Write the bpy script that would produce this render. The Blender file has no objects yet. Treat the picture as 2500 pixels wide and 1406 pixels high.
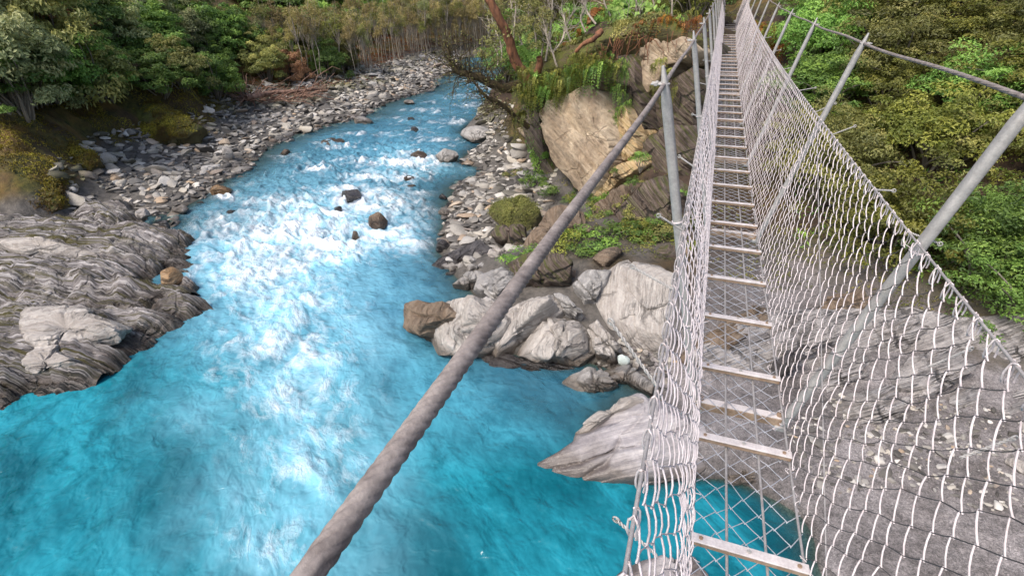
import bpy, bmesh, math, random
import numpy as np
from mathutils import Vector, Matrix
C = bpy.context.scene.collection
SC = bpy.context.scene
rad = math.radians

# ------------------------------------------------------------ camera, sky, sun, exposure
HC = 6.3
FPX, PITCH, YAW, ROLL = 1265.624, -0.52592, -0.38375, -0.01605
def cam_axes():
    f = np.array([math.sin(YAW)*math.cos(PITCH), math.cos(YAW)*math.cos(PITCH), math.sin(PITCH)])
    r = np.cross(f, [0, 0, 1]); r /= np.linalg.norm(r); u = np.cross(r, f)
    return math.cos(ROLL)*r+math.sin(ROLL)*u, -math.sin(ROLL)*r+math.cos(ROLL)*u, f
RT, UP, FW = cam_axes()
cam = bpy.data.cameras.new("camera"); camo = bpy.data.objects.new("camera", cam); C.objects.link(camo)
m = Matrix(((RT[0], UP[0], -FW[0], 0), (RT[1], UP[1], -FW[1], 0), (RT[2], UP[2], -FW[2], HC), (0, 0, 0, 1)))
camo.matrix_world = m
cam.sensor_width = 36; cam.lens = FPX/2500*36; cam.clip_start = 0.03; cam.clip_end = 1000
SC.camera = camo
SUN_EL, SUN_AZ = 54, 204           # azimuth measured from +Y towards +X (where the light comes from)
W = bpy.data.worlds.new("World"); SC.world = W; W.use_nodes = True
nt = W.node_tree; bg = nt.nodes["Background"]
sky = nt.nodes.new("ShaderNodeTexSky"); sky.sky_type = 'NISHITA'; sky.sun_disc = False
sky.sun_elevation = rad(SUN_EL); sky.sun_rotation = rad(SUN_AZ); sky.air_density = 1.0; sky.dust_density = 3.5; sky.ozone_density = 1.0
nt.links.new(sky.outputs[0], bg.inputs[0]); bg.inputs[1].default_value = 0.15
sl = bpy.data.lights.new("sun", 'SUN'); sl.energy = 2.3; sl.angle = rad(20); sl.color = (1, 0.94, 0.86)
so = bpy.data.objects.new("sun", sl); C.objects.link(so)
d = Vector((math.sin(rad(SUN_AZ))*math.cos(rad(SUN_EL)), math.cos(rad(SUN_AZ))*math.cos(rad(SUN_EL)), math.sin(rad(SUN_EL))))
so.rotation_euler = d.to_track_quat('Z', 'Y').to_euler()
SC.view_settings.view_transform = 'Standard'; SC.view_settings.look = 'None'
SC.view_settings.exposure = 0.66; SC.view_settings.gamma = 1

# ------------------------------------------------------------ helpers
def ray(px, py): return FW+(px-1250)/FPX*RT-(py-703)/FPX*UP
def U(px, py, z=0.0):                 # the point of height z seen at a photo pixel
    d = ray(px, py); return np.array([0, 0, HC])+d*((z-HC)/d[2])
def D(px, py, Y):                     # the point at distance Y along the bridge seen at a photo pixel
    d = ray(px, py); return np.array([0, 0, HC])+d*(Y/d[1])
def PX(P):
    P = np.asarray(P, float)-[0, 0, HC]; q = P@FW; q = np.where(q < .05, .05, q)
    return 1250+FPX*(P@RT)/q, 703-FPX*(P@UP)/q
def hsh(ix, iy, iz, s):
    h = (ix.astype(np.int64)*374761393+iy.astype(np.int64)*668265263+iz.astype(np.int64)*2147483647+s*1274126177) & 0xffffffff
    h = ((h ^ (h >> 13))*1274126177) & 0xffffffff
    return (h ^ (h >> 16)) & 0xffffffff
GR = np.array([[1,1,0],[-1,1,0],[1,-1,0],[-1,-1,0],[1,0,1],[-1,0,1],[1,0,-1],[-1,0,-1],[0,1,1],[0,-1,1],[0,1,-1],[0,-1,-1],[1,1,0],[-1,1,0],[0,-1,1],[0,-1,-1]], float)
def noise(x, y, z=0, s=0):
    x, y, z = np.broadcast_arrays(np.asarray(x, float), np.asarray(y, float), np.asarray(z, float))
    xi, yi, zi = np.floor(x), np.floor(y), np.floor(z); xf, yf, zf = x-xi, y-yi, z-zi
    fu = lambda t: t*t*t*(t*(t*6-15)+10)
    u, v, w = fu(xf), fu(yf), fu(zf); r = 0
    for a in (0, 1):
        for b in (0, 1):
            for c in (0, 1):
                g = GR[hsh(xi+a, yi+b, zi+c, s) & 15]
                dd = g[..., 0]*(xf-a)+g[..., 1]*(yf-b)+g[..., 2]*(zf-c)
                r = r+dd*(u if a else 1-u)*(v if b else 1-v)*(w if c else 1-w)
    return r
def fbm(x, y, z=0, o=4, s=0, g=.5):
    r = 0; a = 1; t = 0
    for i in range(o):
        r = r+a*noise(np.asarray(x)*2**i, np.asarray(y)*2**i, np.asarray(z)*2**i, s+i*17); t += a; a *= g
    return r/t*1.6
def sstep(a, b, x):
    t = np.clip((x-a)/(b-a), 0, 1); return t*t*(3-2*t)

def mesh_np(name, V, F, mats=(), smooth=True, attrs=None, fmat=None, sharp=None):
    V = np.asarray(V, float).reshape(-1, 3); me = bpy.data.meshes.new(name)
    if isinstance(F, np.ndarray): Fs = [F]
    else: Fs = [np.asarray(f) for f in F]
    Fs = [f for f in Fs if len(f)]
    me.vertices.add(len(V)); me.vertices.foreach_set("co", V.ravel())
    loops = np.concatenate([f.ravel() for f in Fs]); tot = np.concatenate([np.full(len(f), f.shape[1]) for f in Fs])
    st = np.concatenate([[0], np.cumsum(tot)[:-1]])
    me.loops.add(len(loops)); me.loops.foreach_set("vertex_index", loops.astype(np.int32))
    me.polygons.add(len(tot)); me.polygons.foreach_set("loop_start", st.astype(np.int32)); me.polygons.foreach_set("loop_total", tot.astype(np.int32))
    for mm in mats: me.materials.append(mm)
    if fmat is not None: me.polygons.foreach_set("material_index", np.asarray(fmat, np.int32))
    me.polygons.foreach_set("use_smooth", np.full(len(tot), smooth))
    me.update(calc_edges=True)
    if sharp: me.set_sharp_from_angle(angle=sharp)
    for k, a in (attrs or {}).items():
        a = np.asarray(a, np.float32)
        if a.ndim == 1:
            at = me.attributes.new(k, 'FLOAT', 'POINT'); at.data.foreach_set("value", a)
        else:
            at = me.attributes.new(k, 'FLOAT_VECTOR', 'POINT'); at.data.foreach_set("vector", a.ravel())
    return me
def link(name, me, parent=None, loc=None):
    o = bpy.data.objects.new(name, me); C.objects.link(o)
    if parent is not None: o.parent = parent
    if loc is not None: o.location = loc
    return o
def tag(o, label=None, cat=None, group=None, kind=None):
    for k, v in (('label', label), ('category', cat), ('group', group), ('kind', kind)):
        if v: o[k] = v
    return o
def empty(name, loc, label, cat, group=None, rz=0.0, sc=1.0):
    o = bpy.data.objects.new(name, None); C.objects.link(o); o.location = loc; o.rotation_euler = (0, 0, rz)
    o.scale = (sc, sc, sc) if np.ndim(sc) == 0 else sc
    o.empty_display_size = .1
    return tag(o, label, cat, group)
def grid_faces(n, mm, wrapn=False, wrapm=False):
    I = np.arange(n if wrapn else n-1); J = np.arange(mm if wrapm else mm-1)
    i, j = np.meshgrid(I, J, indexing='ij'); i2 = (i+1) % n; j2 = (j+1) % mm
    return np.stack([i*mm+j, i2*mm+j, i2*mm+j2, i*mm+j2], -1).reshape(-1, 4)
def tubes(P, R, k=6, lobes=0, twist=0, cap=False):
    """P (N,M,3) polylines, R scalar or (N,M); returns verts, quads"""
    P = np.asarray(P, float)
    if P.ndim == 2: P = P[None]
    N, M, _ = P.shape; R = np.broadcast_to(np.asarray(R, float), (N, M))
    T = np.gradient(P, axis=1); T /= np.linalg.norm(T, axis=2, keepdims=True)+1e-9
    mean = P[:, -1]-P[:, 0]; mean /= np.linalg.norm(mean, axis=1, keepdims=True)+1e-9
    ref = np.where(np.abs(mean[:, 2:3]) > .8, np.array([[1., 0, 0]]), np.array([[0, 0, 1.]]))[:, None, :]
    A = np.cross(T, ref); A /= np.linalg.norm(A, axis=2, keepdims=True)+1e-9; B = np.cross(T, A)
    th = np.arange(k)/k*2*np.pi
    rr = R[..., None]*np.ones(k)
    if lobes:
        s = np.concatenate([np.zeros((N, 1)), np.cumsum(np.linalg.norm(np.diff(P, axis=1), axis=2), 1)], 1)
        rr = rr*(.80+.22*np.abs(np.cos((th[None, None]-twist*s[..., None])*lobes/2))**.8)
    V = P[:, :, None]+rr[..., None]*(np.cos(th)[:, None]*A[:, :, None]+np.sin(th)[:, None]*B[:, :, None])
    V = V.reshape(-1, 3); f = grid_faces(M, k, False, True)
    F = (f[None]+(np.arange(N)*M*k)[:, None, None]).reshape(-1, 4)
    return V, F
class Geo:
    def __init__(s): s.V = []; s.F = {}; s.n = 0; s.M = {}
    def add(s, V, F, mi=0):
        V = np.asarray(V, float).reshape(-1, 3); F = np.asarray(F)
        s.F.setdefault((F.shape[1]), []).append(F+s.n); s.M.setdefault(F.shape[1], []).append(np.full(len(F), mi))
        s.V.append(V); s.n += len(V); return s
    def box(s, c, sx, sy, sz, ax=None, bev=0, mi=0):
        X = np.array([[x, y, z] for x in (-1, 1) for y in (-1, 1) for z in (-1, 1)], float)*[sx/2, sy/2, sz/2]
        F = np.array([[0, 1, 3, 2], [4, 6, 7, 5], [0, 4, 5, 1], [2, 3, 7, 6], [0, 2, 6, 4], [1, 5, 7, 3]])
        if bev:
            bm = bmesh.new(); vs = [bm.verts.new(v) for v in X]; [bm.faces.new([vs[i] for i in f]) for f in F]
            bmesh.ops.bevel(bm, geom=bm.edges[:], offset=bev, segments=1, affect='EDGES'); bm.verts.index_update()
            X = np.array([v.co[:] for v in bm.verts])
            if ax is not None: X = X@np.array(ax)
            q = [[v.index for v in f.verts] for f in bm.faces]
            n0 = s.n; s.V.append(X+c); s.n += len(X)
            for L in (3, 4):
                ff = np.array([f for f in q if len(f) == L])
                if len(ff): s.F.setdefault(L, []).append(ff+n0); s.M.setdefault(L, []).append(np.full(len(ff), mi))
            bm.free(); return s
        if ax is not None: X = X@np.array(ax)
        return s.add(X+c, F, mi)
    def mesh(s, name, mats, smooth=True, sharp=None):
        ks = list(s.F); return mesh_np(name, np.concatenate(s.V), [np.concatenate(s.F[k]) for k in ks], mats, smooth, None, np.concatenate([np.concatenate(s.M[k]) for k in ks]), sharp)

# ------------------------------------------------------------ materials
class N:
    """tiny node-tree builder"""
    def __init__(s, name):
        s.m = bpy.data.materials.new(name); s.m.use_nodes = True; s.t = s.m.node_tree; s.b = s.t.nodes["Principled BSDF"]; s.o = s.t.nodes["Material Output"]
    def n(s, typ, ins=None, **kw):
        nd = s.t.nodes.new("ShaderNode"+typ)
        for k, v in kw.items(): setattr(nd, k, v)
        for k, v in (ins or {}).items(): s.set(nd.inputs[k], v)
        return nd
    def set(s, inp, v):
        if isinstance(v, bpy.types.NodeSocket): s.t.links.new(v, inp)
        elif isinstance(v, bpy.types.Node): s.t.links.new(v.outputs[0], inp)
        else: inp.default_value = v
    def noise(s, vec, scale, det=4, rough=.55, dist=0, out=0):
        return s.n("TexNoise", {'Vector': vec, 'Scale': scale, 'Detail': det, 'Roughness': rough, 'Distortion': dist}).outputs[out]
    def ramp(s, fac, stops, interp='LINEAR'):
        r = s.n("ValToRGB", {'Fac': fac}); cr = r.color_ramp; cr.interpolation = interp
        while len(cr.elements) < len(stops): cr.elements.new(.5)
        for e, (p, c) in zip(cr.elements, stops):
            e.position = p; e.color = (c if len(c) == 4 else (*c, 1)) if np.ndim(c) else (c, c, c, 1)
        return r.outputs[0]
    def mix(s, fac, a, b, mode='MIX'):
        x = s.n("Mix", data_type='RGBA', blend_type=mode)
        s.set(x.inputs[0], fac)
        for i, v in ((6, a), (7, b)):
            if isinstance(v, tuple) and len(v) == 3: v = (*v, 1)
            s.set(x.inputs[i], v)
        return x.outputs[2]
    def math(s, op, a, b=0.0, clamp=False):
        x = s.n("Math", operation=op, use_clamp=clamp); s.set(x.inputs[0], a); s.set(x.inputs[1], b); return x.outputs[0]
    def mapr(s, vec, rot=(0, 0, 0), sc=(1, 1, 1)):
        return s.n("Mapping", {'Vector': vec, 'Rotation': rot, 'Scale': tuple(1/v for v in sc)}, vector_type='TEXTURE').outputs[0]
    def obj(s): return s.n("TexCoord").outputs['Object']
    def pos(s): return s.n("NewGeometry").outputs['Position']
    def bump(s, h, st, dist, nrm=None):
        b = s.n("Bump", {'Height': h, 'Strength': st, 'Distance': dist})
        if nrm is not None: s.set(b.inputs['Normal'], nrm)
        return b.outputs[0]
    def attr(s, nm, o='Fac'): return s.n("Attribute", attribute_name=nm).outputs[o]
    def fin(s, col, rough=.8, nrm=None, **kw):
        s.set(s.b.inputs['Base Color'], (*col, 1) if isinstance(col, tuple) and len(col) == 3 else col); s.set(s.b.inputs['Roughness'], rough)
        if nrm is not None: s.set(s.b.inputs['Normal'], nrm)
        for k, v in kw.items(): s.set(s.b.inputs[k.replace('_', ' ')], v)
        return s.m

def rock_mat(name, a, b, c, dark=(.03, .025, .02), rot=(0, 0, 0), strata=3.0, sdepth=.5, moss=0.0, wet=True, cracks=.5, mosscol=(.05, .07, .01), bumpk=1.0, rough=.75, streak=.5, along=.5, stb=.35, stain=0.0):
    n = N(name); p = n.obj(); ps = n.mapr(p, rot, (along, along, 9))
    g = n.noise(p, 1.3, 6, .6); col = n.mix(n.ramp(g, [(.33, 0), (.66, 1)]), a, b)
    st = n.noise(ps, strata, 6, .62, .08)
    col = n.mix(n.math('MULTIPLY', n.ramp(st, [(.42, 0), (.62, 1)]), streak), col, c)
    line = n.ramp(n.noise(n.mapr(p, rot, (along*.5, along*.5, 11)), strata*1.1, 4, .6, .08), [(.47, 0), (.497, 1), (.503, 1), (.53, 0)])
    lm = n.math('MULTIPLY', line, n.ramp(n.noise(p, 2.2, 2, .5), [(.45, 0), (.62, 1)]))
    col = n.mix(n.math('MULTIPLY', lm, sdepth), col, dark)
    vo = n.n("TexVoronoi", {'Vector': n.mix(.25, p, n.noise(p, 2.5, 3, .6, 0, 1)), 'Scale': 1.1}, feature='DISTANCE_TO_EDGE').outputs[0]
    ck = n.math('MULTIPLY', n.ramp(vo, [(0, 1), (.012, .8), (.03, 0)]), n.ramp(n.noise(p, 1.7, 2), [(.42, 0), (.55, 1)]))
    col = n.mix(n.math('MULTIPLY', ck, cracks), col, dark)
    if stain: col = n.mix(n.math('MULTIPLY', n.ramp(n.noise(p, .75, 6, .68, .6), [(.44, 0), (.56, 1)]), stain), col, n.mix(n.noise(p, 5, 5, .7), (.04, .024, .014), (.17, .10, .055)))
    fine = n.noise(p, 26, 5, .7); blot = n.noise(p, 7, 6, .72)
    col = n.mix(.45, col, n.ramp(blot, [(.3, .3), (.7, .68)]), 'OVERLAY')
    col = n.mix(.5, col, n.ramp(fine, [(.25, .42), (.75, .62)]), 'OVERLAY')
    if moss > 0:
        up = n.n("SeparateXYZ", {0: n.n("NewGeometry").outputs['Normal']}).outputs[2]
        mk = n.math('MULTIPLY', n.ramp(n.noise(ps, 1.4, 6, .7), [(.56-.2*moss, 0), (.66-.2*moss, 1)]), n.ramp(up, [(.0, .3), (.6, 1)]))
        mc = n.mix(n.noise(p, 9, 4), mosscol, (mosscol[0]*2.4, mosscol[1]*1.9, mosscol[2]*1.5))
        col = n.mix(mk, col, mc)
    ro = rough
    if wet:
        z = n.n("SeparateXYZ", {0: n.pos()}).outputs[2]
        wz = n.math('ADD', z, n.math('MULTIPLY', n.noise(n.pos(), 2.5, 3), -.3))
        wk = n.ramp(wz, [(.02, 1), (.2, 0)])
        col = n.mix(wk, col, n.mix(1.0, col, (.38, .34, .3), 'MULTIPLY'))
        ro = n.math('SUBTRACT', rough, n.math('MULTIPLY', wk, .45))
    h = n.math('ADD', n.math('MULTIPLY', st, stb), n.math('ADD', n.math('MULTIPLY', g, .8), n.math('ADD', n.math('MULTIPLY', blot, .45), n.math('MULTIPLY', fine, .2))))
    h = n.math('SUBTRACT', h, n.math('ADD', n.math('MULTIPLY', ck, .7*cracks), n.math('MULTIPLY', lm, .6*sdepth)))
    return n.fin(col, ro, n.bump(h, .8*bumpk, .12))
def axr(d): return tuple(Vector(d).to_track_quat('Z', 'Y').to_euler())
def line_axis(a, b, up):                # layering whose edges run along the line between two ground points
    v = U(*b)-U(*a); v /= np.linalg.norm(v); h = np.cross(v, [0, 0, 1.]); w = h*(1-up)+np.array([0, 0, up]); return w/np.linalg.norm(w)
AX_W = -line_axis((1300,1150), (1600,1040), .55)*[1, 1, -1]; AX_R = -line_axis((1950,960), (2300,800), .5)*[1, 1, -1]
AX_S = line_axis((0,690), (470,690), .12); S1 = np.array([.35, -.55, .75])/1.0
M = {}
M['grey'] = rock_mat('grey_schist', (.20, .19, .185), (.33, .31, .29), (.42, .40, .375), rot=axr(S1), sdepth=.7)
M['grey2'] = rock_mat('pale_schist', (.23, .20, .175), (.38, .345, .315), (.50, .465, .43), rot=axr(S1), sdepth=.5, streak=.5)
M['slab'] = rock_mat('fractured_slab_schist', (.22, .20, .19), (.42, .385, .365), (.56, .52, .50), rot=axr(AX_R), sdepth=.8, cracks=.8, streak=.6, bumpk=1.3, stb=.9, along=.3)
M['smooth'] = rock_mat('smooth_banded_schist', (.21, .19, .20), (.28, .26, .265), (.40, .37, .365), rot=axr(AX_W), strata=2.2, sdepth=.35, cracks=.12, bumpk=.45, streak=.8)
M['shelf'] = rock_mat('layered_schist', (.07, .06, .057), (.16, .14, .135), (.50, .47, .46), rot=axr(AX_S), sdepth=1.0, stb=1.0, along=.13, strata=3.2, moss=.33, mosscol=(.035, .035, .006), streak=.8, cracks=.7)
M['dark'] = rock_mat('dark_wet_rock', (.035, .032, .035), (.07, .063, .062), (.11, .10, .10), rot=(.3, .2, 0), rough=.35)
M['brown'] = rock_mat('brown_rock', (.10, .065, .04), (.17, .12, .08), (.24, .19, .14), rot=(.4, .5, 0), sdepth=.6)
M['tan'] = rock_mat('orange_tan_rock', (.20, .11, .045), (.33, .20, .09), (.42, .33, .22), rot=(.2, .2, 0), rough=.5)
M['cream'] = rock_mat('cream_schist', (.30, .215, .13), (.50, .40, .28), (.62, .52, .40), dark=(.12, .07, .035), rot=axr((.55, .1, .8)), strata=.8, sdepth=.3, cracks=.3, wet=False, streak=.35, bumpk=1.2, stain=.5)
M['ochre'] = rock_mat('ochre_rock', (.30, .19, .08), (.48, .34, .17), (.55, .45, .30), dark=(.08, .045, .02), rot=axr((.55, .1, .8)), strata=2, sdepth=.7, moss=.15, wet=False, cracks=.9)
M['mossy'] = rock_mat('mossy_bank_rock', (.055, .04, .015), (.10, .075, .03), (.12, .10, .05), rot=(.6, -.5, .4), moss=.85, mosscol=(.05, .062, .008), sdepth=.6)
M['soilrock'] = rock_mat('dark_soily_rock', (.04, .026, .018), (.11, .075, .055), (.24, .19, .16), dark=(.01, .008, .006), rot=axr((.62, .1, .72)), strata=2.5, sdepth=.9, moss=.35, mosscol=(.04, .05, .01), wet=False, cracks=1.0, stb=.9)
M['greenstone'] = rock_mat('pale_green_stone', (.36, .42, .40), (.42, .48, .45), (.48, .52, .50), sdepth=.1, cracks=0, bumpk=.3)

def cobble_mat():
    n = N('river_cobble_stone'); p = n.obj()
    r = n.attr('tint'); oi = n.n("ObjectInfo").outputs['Random']
    v = n.math('FRACT', n.math('ADD', r, oi))
    col = n.ramp(v, [(0, (.05, .045, .04)), (.3, (.13, .118, .105)), (.5, (.27, .25, .225)), (.62, (.40, .36, .30)), (.74, (.22, .205, .19)), (.9, (.50, .47, .43)), (.95, (.36, .26, .17)), (1, (.20, .17, .15))])
    col = n.mix(.6, col, n.ramp(n.noise(p, 9, 5, .65), [(.3, .35), (.7, .66)]), 'OVERLAY')
    g = n.n("NewGeometry"); xyz = n.n("SeparateXYZ", {0: g.outputs['Position']})
    mz = n.math('MULTIPLY', n.ramp(n.noise(g.outputs['Position'], .55, 4, .6), [(.45, 0), (.62, 1)]), n.ramp(xyz.outputs[2], [(.45, 0), (.9, .75)]))
    col = n.mix(mz, col, n.mix(n.noise(p, 12, 3), (.06, .07, .015), (.15, .13, .03)))
    wk = n.ramp(n.math('ADD', xyz.outputs[2], n.math('MULTIPLY', n.noise(g.outputs['Position'], 1.5, 3), -.12)), [(.0, 1), (.16, 0)])
    col = n.mix(wk, col, n.mix(1.0, col, (.36, .34, .33), 'MULTIPLY'))
    return n.fin(col, n.math('SUBTRACT', .72, n.math('MULTIPLY', wk, .42)), n.bump(n.noise(p, 14, 5, .65), .4, .03))
M['cobble'] = cobble_mat()

def ground_mat():
    n = N('river_bank_ground'); p = n.pos()
    big = n.noise(p, .8, 6, .65); fine = n.noise(p, 22, 6, .75); mid = n.noise(p, 5, 5, .7)
    soil = n.mix(n.ramp(mid, [(.3, 0), (.7, 1)]), (.018, .012, .008), (.075, .045, .028))
    moss = n.mix(n.ramp(mid, [(.35, 0), (.65, 1)]), (.022, .028, .005), (.115, .10, .015))
    moss = n.mix(n.ramp(n.noise(p, 1.1, 4), [(.45, 0), (.62, 1)]), moss, n.mix(mid, (.09, .05, .015), (.2, .13, .03)))
    sand = n.mix(n.ramp(big, [(.4, 0), (.62, 1)]), (.12, .105, .10), (.26, .235, .23))
    vo = n.n("TexVoronoi", {'Vector': p, 'Scale': 26, 'Randomness': 1}).outputs['Color']
    peb = n.ramp(vo, [(.15, .45), (.55, .62), (.9, 1.0)])
    sand = n.mix(n.math('MULTIPLY', n.ramp(mid, [(.42, 0), (.6, 1)]), .75), sand, n.mix(1.0, sand, peb, 'MULTIPLY'))
    vo2 = n.n("TexVoronoi", {'Vector': n.mix(.3, p, n.noise(p, 6, 3, .6, 0, 1)), 'Scale': 60, 'Randomness': 1}).outputs['Color']
    sand = n.mix(.7, sand, n.ramp(vo2, [(.1, .2), (.5, .5), (.95, .85)]), 'OVERLAY')
    sand = n.mix(.6, sand, n.ramp(n.noise(p, 45, 6, .8), [(.3, .2), (.7, .85)]), 'OVERLAY')
    stone = n.mix(n.ramp(mid, [(.3, 0), (.7, 1)]), (.05, .045, .04), (.15, .135, .12))
    col = n.mix(n.attr('moss'), soil, moss); col = n.mix(n.attr('stone'), col, stone); col = n.mix(n.attr('sand'), col, sand)
    z = n.n("SeparateXYZ", {0: p}).outputs[2]
    wk = n.ramp(z, [(.0, 1), (.10, 0)])
    col = n.mix(wk, col, n.mix(1.0, col, (.5, .5, .45), 'MULTIPLY'))
    h = n.math('ADD', n.math('MULTIPLY', fine, .3), n.math('MULTIPLY', mid, .8))
    h = n.math('ADD', h, n.math('MULTIPLY', vo2, .25))
    return n.fin(col, .9, n.bump(h, .9, .06))
M['ground'] = ground_mat()

def water_mat():
    n = N('glacial_river_water'); p = n.pos()
    st = n.attr('flow', 'Vector')            # stretched along the current
    foam = n.attr('foam'); deep = n.attr('deep'); milk = n.attr('milk'); murk = n.attr('murk')
    f1 = n.noise(st, 2.6, 9, .64, .25); f2 = n.noise(st, 9, 6, .7, .2); f3 = n.noise(st, .5, 5, .6, .2); f4 = n.noise(p, 1.7, 7, .66, .4)
    col = n.mix(deep, (.06, .185, .27), (.002, .085, .115))
    col = n.mix(n.ramp(f3, [(.38, 0), (.60, .9)]), col, n.mix(deep, (.10, .28, .39), (.015, .23, .30)))
    col = n.mix(n.ramp(f4, [(.36, .6), (.52, 0)]), col, n.mix(deep, (.025, .12, .20), (.0, .075, .10)))
    mk = n.math('MULTIPLY', milk, n.ramp(n.noise(st, .8, 8, .62, .3), [(.32, .15), (.60, 1)]), True)
    col = n.mix(mk, col, (.26, .56, .70))
    fm = n.math('ADD', foam, n.math('MULTIPLY', n.math('SUBTRACT', n.math('ADD', n.math('MULTIPLY', f1, .78), n.math('MULTIPLY', f2, .22)), .5), 2.3))
    fk = n.ramp(fm, [(.15, 0), (.45, .25), (.75, .68), (1.1, 1)])
    fk = n.math('MULTIPLY', fk, n.ramp(foam, [(.02, 0), (.2, 1)]))
    col = n.mix(fk, col, (.80, .84, .89))
    rough = n.math('ADD', .16, n.math('MULTIPLY', fk, .5))
    rip = n.noise(p, 3.8, 2, .5, .5); big = n.noise(st, 1.6, 3, .5, .1)
    h = n.math('ADD', n.math('MULTIPLY', big, .7), n.math('ADD', n.math('MULTIPLY', rip, .38), n.math('MULTIPLY', n.math('MULTIPLY', f1, fk), .5)))
    n.fin(col, rough, n.bump(h, .75, .2), IOR=1.33)
    tr = n.n("BsdfTransparent", {'Color': (.75, .9, .85, 1)})
    mx = n.n("MixShader"); op = n.math('MAXIMUM', murk, fk)
    n.set(mx.inputs[0], op); n.set(mx.inputs[1], tr); n.set(mx.inputs[2], n.b.outputs[0]); n.t.links.new(mx.outputs[0], n.o.inputs[0])
    return n.m
M['water'] = water_mat()

def leaf_mat(name, c1, c2, c3, spread=1.0):
    n = N(name); t = n.attr('tint'); oi = n.n("ObjectInfo").outputs['Random']
    v = n.math('ADD', n.math('MULTIPLY', t, .75), n.math('MULTIPLY', oi, .25))
    col = n.ramp(v, [(.05, c1), (.5, c2), (.95, c3)])
    hs = n.n("HueSaturation", {'Hue': n.math('ADD', .472, n.math('MULTIPLY', oi, .028)), 'Saturation': 1.08, 'Value': n.math('ADD', .95, n.math('MULTIPLY', oi, .5)), 'Color': col})
    n.fin(hs.outputs[0], .55)
    tl = n.n("BsdfTranslucent", {'Color': hs.outputs[0]}); mx = n.n("MixShader", {0: .35}); n.set(mx.inputs[1], n.b.outputs[0]); n.set(mx.inputs[2], tl)
    n.t.links.new(mx.outputs[0], n.o.inputs[0]); return n.m
M['leaf_dark'] = leaf_mat('dark_green_leaves', (0.035, 0.085, 0.022), (0.11, 0.21, 0.05), (0.26, 0.40, 0.09))
M['leaf_bright'] = leaf_mat('bright_green_leaves', (.045, .10, .025), (.125, .24, .055), (.27, .42, .11))
M['leaf_olive'] = leaf_mat('olive_leaves', (0.057, 0.067, 0.023), (0.162, 0.180, 0.057), (0.361, 0.342, 0.114))
M['leaf_grey'] = leaf_mat('grey_green_leaves', (0.067, 0.085, 0.042), (0.190, 0.228, 0.104), (0.418, 0.418, 0.209))
M['leaf_yellow'] = leaf_mat('yellow_green_leaves', (.045, .062, .012), (.125, .15, .032), (.28, .29, .07))
M['leaf_straw'] = leaf_mat('straw_olive_leaves', (.10, .09, .03), (.27, .24, .09), (.48, .42, .20))
M['leaf_brown'] = leaf_mat('brown_pink_leaves', (0.098, 0.056, 0.028), (0.280, 0.168, 0.084), (0.504, 0.336, 0.182))
M['leaf_orange'] = leaf_mat('orange_dry_leaves', (.07, .03, .008), (.17, .075, .015), (.36, .19, .05))
M['moss_leaf'] = leaf_mat('ochre_green_moss', (.09, .065, .015), (.24, .22, .035), (.42, .42, .07))
def bark(name, a, b, sc=6):
    n = N(name); p = n.obj(); f = n.noise(n.mapr(p, (0, 0, 0), (1, 1, .25)), sc, 6, .7)
    return n.fin(n.mix(n.ramp(f, [(.35, 0), (.65, 1)]), a, b), .85, n.bump(f, .6, .03))
M['bark_pale'] = bark('pale_bark', (.16, .13, .10), (.42, .37, .30))
M['bark_grey'] = bark('grey_bark', (.09, .075, .06), (.24, .21, .17))
M['bark_red'] = bark('red_brown_bark', (.05, .018, .010), (.26, .11, .05), 9)
M['bark_dark'] = bark('dark_mossy_bark', (.018, .014, .006), (.09, .06, .02), 9)
M['drift'] = bark('weathered_reddish_wood', (.09, .045, .03), (.30, .18, .13))
def metal(name, a, b, rough=.5, met=.3, rust=0.0, sc=18):
    n = N(name); p = n.obj(); f = n.noise(p, sc, 6, .7); g = n.noise(p, sc*6, 4, .7)
    col = n.mix(n.ramp(f, [(.3, 0), (.7, 1)]), a, b); col = n.mix(.35, col, n.ramp(g, [(.3, .3), (.7, .75)]), 'OVERLAY')
    if rust: col = n.mix(n.math('MULTIPLY', n.ramp(n.noise(p, 7, 5, .7), [(.55, 0), (.68, 1)]), rust), col, (.17, .075, .03))
    return n.fin(col, rough, n.bump(g, .25, .004), Metallic=met)
M['galv'] = metal('galvanised_steel', (.30, .29, .28), (.44, .42, .40), .55, .25, .15)
M['rope'] = metal('weathered_wire_rope', (.12, .098, .09), (.34, .295, .27), .7, .15, .2, 30)
M['rope_thin'] = metal('thin_grey_cable', (.26, .24, .235), (.42, .39, .375), .55, .3, .15)
M['wire_bright'] = metal('pale_zinc_wire', (.46, .40, .40), (.70, .63, .63), .5, .1, .25, 12)
M['wire_shaded'] = metal('shaded_zinc_wire', (.035, .033, .035), (.08, .075, .08), .55, .3, .2, 12)  # near-black copy of the zinc wire, shade of falling strands put into its colour
M['wire_floor'] = metal('grey_zinc_wire', (.30, .31, .34), (.50, .50, .54), .5, .3, .1, 12)
M['alu'] = metal('pale_rung_metal', (.46, .41, .395), (.66, .60, .58), .5, .15, .2)
M['rusty'] = metal('rust_stained_timber', (.16, .10, .06), (.34, .25, .18), .8, 0, .6)

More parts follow.
